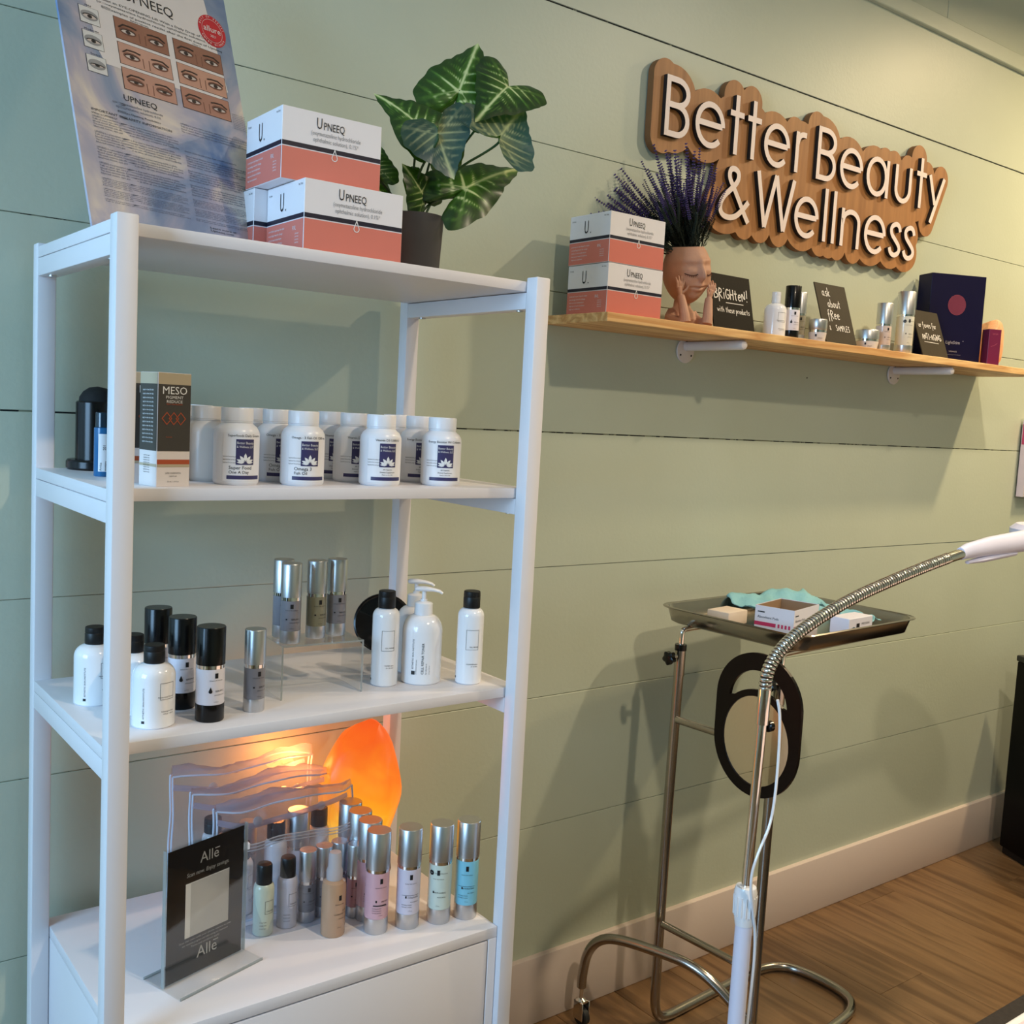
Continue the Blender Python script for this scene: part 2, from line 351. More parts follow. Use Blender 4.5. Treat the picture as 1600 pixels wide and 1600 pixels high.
# ================================================================== SHELVING UNIT
XL, XR, YFr, YB, PW = .367, 1.010, -.430, -.034, .026
Z1, Z2, Z3, Z4, TH = 1.5420, 1.2260, .9095, .5210, .0155
su = thing('shelving_unit', 'tall white shelving unit with square posts and a cabinet base', 'shelf', (XL, YFr, 0))
def sb(name, x0, x1, y0, y1, z0, z1, par=None, bev=.0012, m=WHITE):
    return B().bbox(x0-XL, x1-XL, y0-YFr, y1-YFr, z0, z1, bev, 2).link(name, par or su, m)
for x in (XL, XR-PW):
    for y in (YFr, YB-PW): sb('post', x, x+PW, y, y+PW, 0, 1.5478, bev=.0022)
for z in (Z1, Z2, Z3):
    sb('shelf_board', XL+.0005, XR-.0005, YFr+PW, YB-PW, z-TH, z, bev=.0008)
    for x in (XL, XR-PW):
        rl = sb('side_rail', x+.0004, x+PW-.0004, YFr+PW, YB-PW, z-TH-.026, z-TH-.0008, bev=.0012)
        for yy in (YFr+PW+.03, YB-PW-.03):
            B().lathe([(.006, -.0018), (.006, .0012)], 14, c=(x+PW/2-XL, yy-YFr, z-TH-.026)).link('screw', rl, SILVER)
sb('side_panel', XL+PW+.0005, XL+PW+.0165, YFr+.012, -.03, .08, Z4-.018)
sb('side_panel', XR-PW-.0165, XR-PW-.0005, YFr+.012, -.03, .08, Z4-.018)
sb('cabinet_top', XL+PW+.0005, XR-PW-.0005, YFr+.012, -.03, Z4-.0175, Z4, bev=.0008)
sb('cabinet_bottom', XL+PW+.017, XR-PW-.017, YFr+.016, -.03, .08, .096)
sb('back_panel', XL+PW+.017, XR-PW-.017, -.036, -.031, .097, Z4-.0185)
sb('drawer_front', XL+PW+.0185, XR-PW-.0185, YFr+.0125, YFr+.028, .29, Z4-.0205, bev=.001)
sb('drawer_front', XL+PW+.0185, XR-PW-.0185, YFr+.0125, YFr+.028, .10, .288, bev=.001)
cav = mat('cabinet_gap_shade', (.01, .01, .01), .9)
sb('gap_shade_sheet', XL+PW+.017, XR-PW-.017, YFr+.032, YFr+.036, .097, Z4-.0185, m=cav)  # near-black sheet paints the shade seen through the drawer gaps

# ================================================================== WALL SHELF
WS = 1.5430; WX0, WX1, WY = 1.349, 3.030, -.187
ws = thing('wall_shelf', 'long pine board shelf mounted on white rod brackets', 'shelf', (WX0, 0, WS))
B().bbox(0, WX1-WX0, WY, -.0015, -.018, 0, .0012).link('board', ws, M_PINE)
bw = mat('white_bracket_metal', srgb(222, 212, 206), .3, var=.01)
for bx in (1.7605, 2.5914):
    br = B().lathe([(.0, 0), (.027, 0), (.028, .002), (.027, .0045), (.012, .006), (.0, .006)], 28, T=lambda x, y, z: (bx-WX0+x, -.001-z, -.0335+y-.006)).link('bracket', ws, bw)
    B().tube([(bx-WX0, -.004, -.0295), (bx-WX0, -.171, -.0295), (bx-WX0, -.176, -.0295), (bx-WX0, -.1785, -.0295)], [.0105, .0105, .009, .005], 18).link('rod', br, bw)
    for a in (-60, 60, 180):
        sx, sz = .02*math.sin(math.radians(a)), -.02*math.cos(math.radians(a))
        B().lathe([(.0026, 0), (.0022, .0015), (0, .0016)], 8, T=lambda x, y, z: (bx-WX0+sx+x, -.0055-z, -.0395+sz+y)).link('screw', br, INK)

# ================================================================== WALL SIGN
def E_(x0, x1, cy=2.0, h=.048, z0=None):      # lower-case e strokes inside a box
    cx, rx = (x0+x1)/2, (x1-x0)/2
    return [[(x1-.002, cy+.002), (x0+.001, cy+.002)], arc(cx, cy, rx, h, 2, 180, 16)+arc(cx, cy, rx, h, 180, 318, 14)[1:]]
LW = .0125; H = LW/2
def BIG_B(x0, x1, zb, zt):
    a, b, c_, d = x0+H, x1-H, zb+H, zt-H; mid = zb+(zt-zb)*.53
    r1, r2 = (d-mid)/2, (mid-c_)/2
    up = [(a+.028, d)]+arc(a+.028, mid+r1, b-a-.030, r1, 90, -90, 12)
    lo = [(a+.030, mid)]+arc(a+.030, c_+r2, b-a-.030, r2, 90, -90, 12)
    return [[(a, c_-H), (a, d+H)], [(a, d)]+up+[(a, mid)], [(a, mid)]+lo+[(a, c_)]]
def BOWL(x0, x1, cz, h, n=26): return arc((x0+x1)/2, cz, (x1-x0)/2, h, 0, 360, n)
R1b, R1x = 1.952, 2.047; R2b, R2x = 1.8065, 1.901
c1, h1 = (R1b+R1x)/2, (R1x-R1b)/2-H*.6; c2, h2 = (R2b+R2x)/2, (R2x-R2b)/2-H*.6
def s_(x0, x1):
    cx, rx = (x0+x1)/2, (x1-x0)/2-.004; t = R2x-H; b = R2b+H; q = (t-b)/4
    return [smooth([(cx+rx, t-q*.9), (cx+rx*.75, t-.004), (cx, t+.001), (cx-rx, t-q*.5), (cx-rx*.9, t-q*1.35), (cx, (t+b)/2), (cx+rx, b+q*1.25), (cx+rx, b+q*.45), (cx, b-.001), (cx-rx*.85, b+.005), (cx-rx-.003, b+q*.9)], 2)]
AMP = smooth([(1.908, 1.808), (1.893, 1.826), (1.855, 1.876), (1.834, 1.900), (1.837, 1.919), (1.853, 1.922), (1.867, 1.914), (1.865, 1.895), (1.845, 1.876), (1.822, 1.858), (1.809, 1.838), (1.813, 1.817), (1.836, 1.810), (1.862, 1.815), (1.884, 1.832), (1.905, 1.855)], 2)
_k = min(range(len(AMP)), key=lambda i: (AMP[i]-Vector((1.8345, 1.905))).length)
AMP = [AMP[:_k+2], AMP[_k:]]
LET = [
 ('B', BIG_B(1.619, 1.694, R1b-.001, 2.077)),
 ('e', E_(1.719, 1.802, c1, h1)), ('t', [[(1.8468, R1b), (1.8468, 2.082)], [(1.824, 2.041), (1.8705, 2.041)]]),
 ('t', [[(1.9062, R1b), (1.9062, 2.082)], [(1.884, 2.041), (1.9315, 2.041)]]), ('e', E_(1.951, 2.0325, c1, h1)),
 ('r', [[(2.066, R1b), (2.066, R1x)], smooth([(2.066, 2.016), (2.070, 2.034), (2.082, 2.043), (2.0985, 2.0425)], 2)]),
 ('B', BIG_B(2.1440, 2.2200, R1b-.001, 2.077)), ('e', E_(2.2435, 2.3265, c1, h1)),
 ('a', [BOWL(2.3555, 2.436, c1, h1), [(2.4415, R1b), (2.4415, R1x)]]),
 ('u', [[(2.482, R1x), (2.482, 1.988)]+arc(2.514, 1.988, .032, .031, 180, 360, 12)[1:]+[(2.546, R1x)]]),
 ('t', [[(2.5965, R1b), (2.5965, 2.083)], [(2.5745, 2.041), (2.6215, 2.041)]]),
 ('y', [[(2.6385, R1x), (2.670, 1.972)], [(2.7085, R1x), (2.6535, 1.921)]]),
 ('ampersand', AMP),
 ('W', [[(1.934, 1.932), (1.9655, 1.808)], [(1.9655, 1.808), (1.9995, 1.932)], [(1.9995, 1.932), (2.0345, 1.808)], [(2.0345, 1.808), (2.0655, 1.932)]]),
 ('e', E_(2.080, 2.1615, c2, h2)), ('l', [[(2.1938, R2b), (2.1938, 1.9345)]]), ('l', [[(2.2295, R2b), (2.2295, 1.9345)]]),
 ('n', [[(2.2655, R2b), (2.2655, R2x-.001)], [(2.2655, 1.868)]+arc(2.3005, 1.868, .0335, .0265, 180, 0, 12)+[(2.3335, R2b)]]),
 ('e', E_(2.3655, 2.4475, c2, h2)), ('s', s_(2.4735, 2.5235)), ('s', s_(2.5400, 2.5895))]
sign = thing('wall_sign', 'wooden wall sign with raised white letters reading Better Beauty & Wellness', 'sign', (2.16, 0, 1.94))
Ts = lambda a, b, c=0: Vector((a-2.16, -c, b-1.94))
segs = np.array([(*p, *q) for _, ss in LET for st in ss for p, q in zip(st[:-1], st[1:])])
gx = np.arange(1.54, 2.80, .003); gz = np.arange(1.74, 2.15, .003); PX, PZ = np.meshgrid(gx, gz)
D = np.full(PX.shape, 9.0)
for ax, az, bx, bz in segs:
    dx, dz = bx-ax, bz-az; L2 = dx*dx+dz*dz+1e-12
    t = np.clip(((PX-ax)*dx+(PZ-az)*dz)/L2, 0, 1); D = np.minimum(D, np.hypot(PX-ax-t*dx, PZ-az-t*dz))
Fd = D-.0355
Fd = Fd
def contour(Fd, gx, gz):
    link = {}
    nz, nx = Fd.shape
    def ip(k):
        (a, b, c_, d) = k; fa, fb = Fd[a, b], Fd[c_, d]; t = fa/(fa-fb)
        return (gx[b]+(gx[d]-gx[b])*t, gz[a]+(gz[c_]-gz[a])*t)
    for i in range(nz-1):
        for j in range(nx-1):
            q = [(i, j), (i, j+1), (i+1, j+1), (i+1, j)]; s = [Fd[p] < 0 for p in q]
            if all(s) or not any(s): continue
            e = []
            for k in range(4):
                a, b = q[k], q[(k+1) % 4]
                if s[k] != s[(k+1) % 4]: e.append((tuple(sorted((a, b))), s[k]))
            outs = [x[0] for x in e if x[1]]; ins = [x[0] for x in e if not x[1]]
            for a, b in zip(outs, ins): link[a] = b
    loops = []
    while link:
        st = next(iter(link)); lp = [st]; cur = link.pop(st)
        while cur != st and cur in link: lp.append(cur); cur = link.pop(cur)
        loops.append([ip((*a, *b)) for a, b in lp])
    return sorted(loops, key=len)[-1]
board = contour(Fd, gx, gz)
def area2(p): return sum(a[0]*b[1]-b[0]*a[1] for a, b in zip(p, p[1:]+p[:1]))/2
if area2(board) < 0: board = board[::-1]
B().prism(board, Ts, .004, .022, 0, 1).link('backing_board', sign, [M_SIGNWOOD, mat('sign_board_edge', srgb(120, 78, 42), .6, var=.1)])
for x in (1.75, 2.15, 2.55): B().box(x-2.16-.02, x-2.16+.02, -.0042, -.0005, -.04, .04).link('standoff', sign, INK)
LM = [mat('letter_face', srgb(238, 222, 214), .4, var=.01), mat('letter_dark_edge', srgb(28, 22, 18), .6)]
for nm, ss in LET:
    b = B()
    for k, st in enumerate(ss):
        closed = nm == 'a' and k == 0
        pts = [tuple(p[:2]) for p in st]
        if closed: pts = pts[:-1]
        q = ribbon2(pts, LW, closed); n = len(q)//2; d = .033+.0001*k
        V = [Ts(x, z, d) for x, z in q]+[Ts(x, z, .0225) for x, z in q]; F = []; ms = []
        for i in range(n if closed else n-1):
            j = (i+1) % n
            F += [(i, n+i, n+j, j)]; ms.append(0); F += [(i, j, 2*n+j, 2*n+i), (n+i, 3*n+i, 3*n+j, n+j)]; ms += [1, 1]
        if not closed: F += [(0, 2*n, 3*n, n), (n-1, 2*n-1, 4*n-1, 3*n-1)]; ms += [1, 1]
        k0 = len(b.v); b.v += [tuple(v) for v in V]
        for f, mm in zip(F, ms): b.f.append(tuple(i+k0 for i in f)); b.m.append(mm); b.sm.append(False)
    b.link('letter', sign, LM)

# ================================================================== BOTTLES
def lab_lines(b, R, z, a, ws, lh=.0026, sz=.0022, m=0, al='L', words=('Moisturizing Cleanser', 'for all skin types', '4 fl oz / 118 ml')):
    T = cyl(R)
    for i, w in enumerate(words): b.text(w, sz, T, a, z-i*lh, al, .0005, m, width=None)
def supplement(label, title, name1, name2, loc, rz, group='supplement bottles on the upper shelf', plain=False):
    t = thing('supplement_bottle', label, 'bottle', loc, rz, group)
    body = HDPE if not plain else CREAMW
    B().lathe([(.0, 0), (.0275, 0), (.0300, .003), (.0303, .006), (.0303, .066), (.0295, .072), (.0265, .0775), (.0225, .0805), (.0205, .083), (.0205, .087), (0, .087)], 36).link('body', t, body)
    B().lathe([(.0207, .0855), (.0213, .086), (.0213, .1015), (.0205, .103), (0, .103)], 60, mod=lambda a: 1+.006*math.cos(a*40)).link('cap', t, body)
    B().lathe([(.0208, .0835), (.0214, .084), (.0214, .0852), (.0207, .0855)], 36).link('cap_ring', t, body)
    if plain: return t
    R = .0303
    b = B(); patch(b, R, -.030, .030, .006, .070, .0003); lb = b.link('label', t, PAPER)
    b = B(); T = cyl(R); b.quad(T, -.0125, .0125, .028, .062, .0006)
    for k in range(6): a0 = -.024+.048*k/6; b.quad(T, a0, a0+.0081, .0085, .0135, .0006)
    b.link('purple_print', lb, NAVY)
    b = B()
    b.text('Better Beauty', .0046, T, 0, .0555, 'C', .0009, width=.023); b.text('& Wellness, LLC', .0042, T, 0, .0505, 'C', .0009, width=.023)
    for ang, l, w in ((90, .013, .0046), (128, .012, .0042), (52, .012, .0042), (158, .0122, .0040), (22, .0122, .0040), (176, .0115, .0028), (4, .0115, .0028)):
        a = math.radians(ang); d = (math.cos(a), math.sin(a)); n = (-d[1], d[0]); c0 = (0, .0305)
        b.poly(T, [(c0[0]+d[0]*l*u+n[0]*w*v, c0[1]+d[1]*l*u+n[1]*w*v) for u, v in ((.15, 0), (.45, -.5), (.75, -.38), (1, 0), (.75, .38), (.45, .5))], .0009)
    b.link('lotus_print', lb, WINK)
    b = B(); b.text(title, .0046, T, 0, .0652, 'C', .0006)
    if name1: b.text(name1, .0066, T, -.0215, .0218, 'L', .0006); b.text(name2, .0058, T, -.0215, .0160, 'L', .0006)
    else: b.text('60 Capsules', .0028, T, 0, .0235, 'C', .0006); b.text('Dietary Supplement', .0028, T, 0, .0195, 'C', .0006); b.text('Made in the USA', .0024, T, 0, .016, 'C', .0006)
    for k in range(6): b.text('Supplement Facts serving size', .0022, T, -.030, .050-.004*k, 'L', .0006, sx=.7) if k > 2 else None
    b.link('lettering', lb, INK)
    return t
z2 = Z2
camrz = 18
sup = [('Superfoods Daily Greens', 'Super Food', 'One A Day', .5582, -.3336, .5480, -.2720, .5400, -.2080),
       ('Omega - 3 Fish Oil 1200 mg', 'Omega 3', 'Fish Oil', .6502, -.3452, .6423, -.2780, .6340, -.2110),
       ('Vitamin D3 5,000 IU', None, None, .7736, -.3472, .7640, -.2840, .7590, -.2190),
       ('Energy Booster W/ Cofactors', None, None, .8795, -.3488, .8800, -.2830, .8770, -.2180)]
pos_names = ['Super Food', 'Omega 3', 'Vitamin D3', 'Energy Booster']
for i, (ti, n1, n2, xa, ya, xb, yb, xc, yc) in enumerate(sup):
    nm = pos_names[i]
    r = supplement(f'white supplement bottle labelled {nm}, front of its column', ti, n1, n2, (xa, ya, z2), (0, -6, -8, -20)[i])
    if i == 0:
        supplement('beige grey blank pill bottle directly behind the Super Food bottle', ti, n1, n2, (xb-.0075, yb, z2), 0, plain=True)
        dup(r, (.5170, -.216, z2), 5, 'white pill bottle third back, between striped cartons and blank bottle')
    else:
        dup(r, (xb, yb, z2), (0, -4, -10, -16)[i], f'{nm} pill bottle second in its column, half hidden')
        dup(r, (xc, yc, z2), -8, f'{nm} pill bottle at the very back of its column')
dup(r, (.575, -.145, z2), -10, 'white pill bottle at far back, cap showing right of Super Food bottle')

def lotion(name, label, cat, loc, rz, R, hb, rc, hc, capm, group, cap_over=.0, box=True, side=True, names=('Moisturizing Cleanser', 'balancing formula', '4 fl oz / 118 ml')):
    t = thing(name, label, cat, loc, rz, group); sh = R*.62
    prof = [(0, 0), (R-.002, 0), (R, .002), (R, hb-sh)]
    prof += [(rc*.78+(R-rc*.78)*math.cos(a), hb-sh+sh*math.sin(a)) for a in [math.radians(x) for x in (12, 25, 40, 55, 70, 84)]]
    prof += [(rc*.78, hb+.002), (0, hb+.002)]
    B().lathe(prof, 36).link('body', t, GLOSSW)
    B().lathe([(rc*.98, hb+.0005), (rc, hb+.001), (rc, hb+hc*.62), (rc*.97, hb+hc*.66), (rc*1.0, hb+hc*.7), (rc*.97, hb+hc-.0008), (rc*.9, hb+hc), (0, hb+hc)], 30).link('cap', t, capm)
    T = cyl(R); b = B(); k = hb/.085
    if box: b.ribbon(T, [(-.002, .040*k), (.018, .040*k), (.018, .062*k), (-.002, .062*k)], .0004, .0004, closed=True)
    for i, w in enumerate(names): b.text(w, .0026, T, .018, (.0425*k if i == 0 else .023*k-.0035*(i-1)), 'R', .0004)
    if side:
        Tv = lambda a, b_, c=0: T(-.022-b_, a, c)
        b.text('ESTHETIC SKIN INSTITUTE', .0030, Tv, .014, 0, 'L', .0004, sx=1.15)
        b.quad(T, -.0255, -.0215, .008, .0115, .0004)
    b.link('lettering', t, INK); return t
z3 = Z3; G3 = 'bottles on the middle shelf'
w3 = lotion('lotion_bottle', 'round shouldered white bottle, black cap, standing right of the left post', 'bottle', (.4501, -.3426, z3), 3, .0273, .083, .0135, .024, BLACKR, 'small white lotion bottles on the middle shelf')
dup(w3, (.4446, -.2740, z3), 3, 'white black-capped bottle mostly hidden behind the left post')
dup(w3, (.4130, -.2067, z3), 6, 'white black-capped bottle left of the left post, near shelf back')

def airless(name, label, loc, rz, R, h, capf, basef, capm, bodym, basem, group, labm=None, words=('Esthetic Skin Institute', 'SERUM C', 'advanced formula', '1.0 fl oz'), drop=False, extra=None, capR=1.0, matte=False):
    t = thing(name, label, 'bottle', loc, rz, group)
    zb, zc = h*basef, h*(1-capf); Rb = R
    B().lathe([(0, 0), (Rb*.95, 0), (Rb, .0015), (Rb, zb)], 32).link('base', t, basem)
    B().lathe([(Rb*.975, zb), (Rb*.985, zb+.0005), (Rb*.985, zc-.005), (Rb*.9, zc-.005)], 32).link('body', t, bodym)
    B().lathe([(Rb*.93, zc-.0052), (Rb*.96, zc-.0048), (Rb*.96, zc), (Rb*.9, zc)], 32).link('collar', t, CHROME)
    B().lathe([(Rb*capR*.93, zc), (Rb*capR*1.0, zc+.0002), (Rb*capR*1.0, h-.0012), (Rb*capR*.96, h), (0, h)], 32).link('cap', t, capm)
    T = cyl(Rb*.985); b = B(); zt = zc-.006; hh = zt-zb
    b.quad(T, -.0022, .0022, zt-.16*hh-.003, zt-.10*hh+.001, .0004)
    b.text(words[0], .0021, T, 0, zt-.30*hh, 'C', .0004, sx=1.0)
    b.text(words[1], .0034, T, .013 if not drop else .012, zt-.62*hh, 'R', .0004)
    b.text(words[2], .0022, T, .013, zt-.72*hh, 'R', .0004); b.text(words[3], .0020, T, 0, zt-.92*hh, 'C', .0004)
    b.quad(T, -.0085, -.0062, zt-.62*hh, zt-.57*hh, .0004)
    if drop:
        cx, cz, r = -.0078, zt-.60*hh, .0024
        b.poly(T, arc(cx, cz, r, r, 150, 390, 12)+[(cx, cz+2.6*r)], .0005)
    if extra: extra(b, T, zt, hh)
    b.link('lettering', t, INK); return t
WL_ = mat('white_satin_label', srgb(232, 228, 236), .35, var=.01)
GB = 'black-capped serum pumps on the middle shelf'
b3 = airless('serum_bottle', 'black and white serum pump bottle, front of three, black base', (.5217, -.3549, z3), 4, .0190, .128, .40, .185, BLACK, WL_, BLACK, GB, drop=True)
dup(b3, (.5087, -.2824, z3), 2, 'middle one of three black-capped serum pump bottles')
dup(b3, (.5000, -.2080, z3), 2, 'rearmost of three black-capped serum pumps, behind small white bottle')
GREY1 = mat('smoky_grey_bottle', srgb(128, 126, 132), .3, var=.03, coat=.3)
OLIVE = mat('olive_tint_bottle', srgb(136, 132, 108), .3, var=.03, coat=.3)
GS = 'silver-capped tubes on the middle shelf'
s1 = airless('serum_bottle', 'lone silver-capped grey serum tube left of the clear riser', (.5902, -.3420, z3), 4, .0147, .1155, .42, .16, SILVER, GREY1, SILVER, GS)
zr = .9895
rs = thing('display_riser', 'clear acrylic bridge riser holding four silver tubes', 'display stand', (.7095, -.2850, z3), -4)
ACE = clearmat('acrylic_edge_highlight', (.70, .74, .74), 1.6, .1, .35, (.8, .84, .84))  # pale hazy strips paint a bright highlight along the acrylic edges
hz = zr-z3
for nm, bx in (('top_plate', (-.0625, .0625, -.035, .038, hz-.0025, hz)), ('side_leg', (-.0645, -.062, -.035, .038, 0, hz)), ('side_leg', (.062, .0645, -.035, .038, 0, hz))):
    o = B().bbox(*bx, .0005).link(nm, rs, M_CLEAR)
    x0, x1, y0, y1, a0, a1 = bx
    B().box(x0, x1, y0-.0012, y0-.0002, a0, a1).link('edge_highlight', o, ACE)
for (x, y, rz, mm, lab) in ((.6640, -.2960, -20, GREY1, 'front left silver-capped tube standing on the clear riser'), (.6700, -.2560, -5, GREY1, 'silver-capped tube half hidden behind the front left tube on the riser'),
                            (.7130, -.2800, -2, OLIVE, 'olive tinted silver-capped tube in the middle of the clear riser'), (.7500, -.2740, -8, GREY1, 'rightmost grey silver-capped tube on the clear riser')):
    airless('serum_bottle', lab, (x, y, zr+.0003), rz, .0150, .1170, .42, .16, SILVER, mm, SILVER, GS)
lotion('toner_bottle', 'slim white toner bottle with black cap right of clear riser', 'bottle', (.8230, -.3014, z3), -40, .0210, .1210, .0135, .0270, BLACKR, G3, names=('CELL REPAIR', 'TONER alpha', 'for oily skin'), side=True)
lotion('cleanser_bottle', 'slim white cleanser bottle with black cap beside the right post', 'bottle', (.9500, -.3500, z3), -46, .0210, .1210, .0135, .0270, BLACKR, G3, names=('CELL REPAIR', 'CLEANSER alpha', 'for all skin'), side=True)
def pump(label, loc, rz):
    t = thing('pump_bottle', label, 'bottle', loc, rz, 'white pump bottles on the middle shelf'); R = .0315
    sh = .026; hb = .108
    prof = [(0, 0), (R-.002, 0), (R, .002), (R, hb-sh)]+[(.012+(R-.012)*math.cos(math.radians(a)), hb-sh+sh*math.sin(math.radians(a))) for a in (10, 22, 36, 50, 64, 78, 88)]+[(.0115, hb+.003), (0, hb+.003)]
    B().lathe(prof, 40).link('body', t, GLOSSW)
    B().lathe([(.0142, hb), (.0145, hb+.001), (.0140, hb+.018), (.012, hb+.0195), (.0055, hb+.021), (.0055, hb+.024), (0, hb+.024)], 40, mod=lambda a: 1+.01*math.cos(a*32)).link('collar', t, GLOSSW)
    B().lathe([(.0036, hb+.020), (.0036, hb+.037), (0, hb+.037)], 14).link('stem', t, GLOSSW)
    B().tube([(-.014, 0, hb+.039), (-.011, 0, hb+.040), (.0, 0, hb+.0405), (.014, 0, hb+.0395), (.024, 0, hb+.0375), (.029, 0, hb+.034)], [.0045, .0068, .0072, .0052, .0042, .0034], 12, flat=(.62, 1)).link('nozzle', t, GLOSSW)
    T = cyl(R); b = B()
    for dx, s_t, sz in ((-.012, 'ESTHETIC SKIN INSTITUTE', .0040), (-.007, 'professional skin care', .0026), (.004, 'CELL REPAIR TONER', .0054), (.009, 'for oily skin \u03b1', .0030), (.014, '8 fl oz / 237 ml', .0022)):
        Tv = (lambda d: (lambda a, b_, c=0: T(d-b_, a, c)))(dx)
        b.text(s_t, sz, Tv, .018 if dx > -.01 else .026, 0, 'L', .0004)
    b.quad(T, -.0155, -.0095, .017, .023, .0004); b.link('lettering', t, INK); return t
p1 = pump('white pump bottle lettered sideways, between two slim black-capped bottles', (.8855, -.3100, z3), -33)
dup(p1, (.9120, -.2450, z3), -33, 'second white pump bottle hidden behind the front pump bottle')
ds = thing('round_mirror', 'round black disc mirror leaning behind slim toner bottle', 'mirror', (.9300, -.112, z3), -26)
Td = lambda x, y, z: (x, -z-.018+(.052+y)*.30, .0025+(.052+y)*.954)
B().lathe([(0, -.003), (.050, -.003), (.052, -.001), (.052, .003), (.049, .0045), (.047, .003), (0, .003)], 48, T=Td).link('disc', ds, BLACK)
B().bbox(-.012, .012, .0, .03, .0, .05, .002, 2).link('stand', ds, BLACK)

# ---- upper shelf left: black diffuser, teal vial, cartons
bd = thing('black_dispenser', 'black round-based cylinder on the shelf behind the left post', 'container', (.4455, -.085, z2), 0)
B().lathe([(0, 0), (.040, 0), (.0425, .003), (.0425, .012), (.040, .015), (0, .015)], 36).link('base', bd, BLACK)
B().lathe([(.030, .014), (.030, .098), (.028, .100), (0, .100)], 36).link('body', bd, BLACK)
B().lathe([(.026, .098), (.025, .106), (.020, .114), (.012, .120), (0, .122)], 24).link('lid', bd, mat('soft_black_cloth', (.006, .006, .006), .8))
tv = thing('vial', 'small blue vial with white label behind the left post', 'bottle', (.4178, -.2119, z2), 0)
TEAL = mat('teal_vial', srgb(30, 100, 150), .25, coat=.3)
B().lathe([(0, 0), (.0108, 0), (.0115, .001), (.0115, .066), (.009, .067), (0, .067)], 24).link('body', tv, TEAL)
B().lathe([(.0098, .067), (.0098, .086), (.009, .087), (0, .087)], 24).link('cap', tv, mat('dark_teal_cap', srgb(12, 40, 56), .2, coat=.3))
b = B(); patch(b, .0115, -.009, .010, .007, .058, .0003); lb = b.link('label', tv, PAPER)
b = B(); T = cyl(.0115); Tv = lambda a, b_, c=0: T(-.0035-b_, a, c); b.text('Arnica', .0042, Tv, .008, .001, 'L', .0006); Tv2 = lambda a, b_, c=0: T(.0015-b_, a, c); b.text('montana', .0038, Tv2, .008, 0, 'L', .0006); b.text("201", .0050, Tv2, .036, .001, 'L', .0006); b.link('lettering', lb, INK)
def carton(label, loc, rz):
    t = thing('carton', label, 'box', loc, rz, 'meso cartons on the upper shelf')
    W_, D_, H_ = .0455, .044, .1430
    dk = mat('charcoal_carton', srgb(66, 62, 58), .4, var=.03); wh = mat('pale_carton', srgb(226, 216, 212), .4, var=.01); gd = mat('champagne_foil', srgb(200, 184, 158), .3, .3)
    o = B().bbox(0, W_, 0, D_, 0, H_, .0005).link('body', t, wh)
    b = B()
    for T, w in ((fr((0, 0, 0)), W_), (fr((0, D_, 0), (0, -1, 0)), D_)): b.quad(T, .0005, w-.0005, .045, .1285, .0003)
    b.link('charcoal_panel', t, dk)
    for T, w in ((fr((0, 0, 0)), W_), (fr((0, D_, 0), (0, -1, 0)), D_)):
        B().quad(T, .0005, w-.0005, .1285, .1425, .0003).link('foil_band', t, gd); B().quad(T, .0005, w-.0005, .0250, .0285, .0003).link('foil_line', t, gd)
    T = fr((0, 0, 0)); T2 = fr((0, D_, 0), (0, -1, 0)); b = B()
    for q, w in ((T, W_),): b.quad(q, .0005, w-.0005, .0285, .0345, .0003)
    for cx in (.0125, .022, .0315):
        b.ribbon(T, [(cx-.0065, .086), (cx, .0935), (cx+.0065, .086), (cx, .0785)], .0010, .0007, closed=True)
    b.text('skin correction', .0036, T, .0225, .1030, 'C', .0007); b.text('formula', .0026, T, .016, .062, 'C', .0007)
    b.link('orange_print', t, mat('orange_print', srgb(172, 78, 44), .5))
    b = B(); b.text('MESO', .0135, T, .0225, .1165, 'C', .0007, width=.034); b.text('PIGMENT', .0050, T, .0225, .1108, 'C', .0007, width=.0240); b.text('REDUCE', .0050, T, .0225, .1055, 'C', .0007, width=.0220)
    for k in range(14): b.text('apply to clean skin daily', .0028, T2, .008, .120-.005*k, 'L', .0007)
    b.link('white_lettering', t, WINK)
    b = B(); b.text('LIPID SUSPENSION', .0026, T, .0225, .0165, 'C', .0007); b.text('topical use', .0024, T, .0225, .0130, 'C', .0007); b.text('30 mL / 1.0 fl oz', .0024, T, .0225, .0060, 'C', .0007)
    for k in range(8): b.text('ingredients water', .0022, T2, .012, .038-.003*k, 'L', .0007)
    b.link('dark_lettering', t, INK); return t
c1_ = carton('charcoal and white MESO carton with orange stripe, in front', (.4345, -.3815, z2), 10)
dup(c1_, (.4275, -.3130, z2), 6, 'second MESO carton behind the front one, mostly hidden')

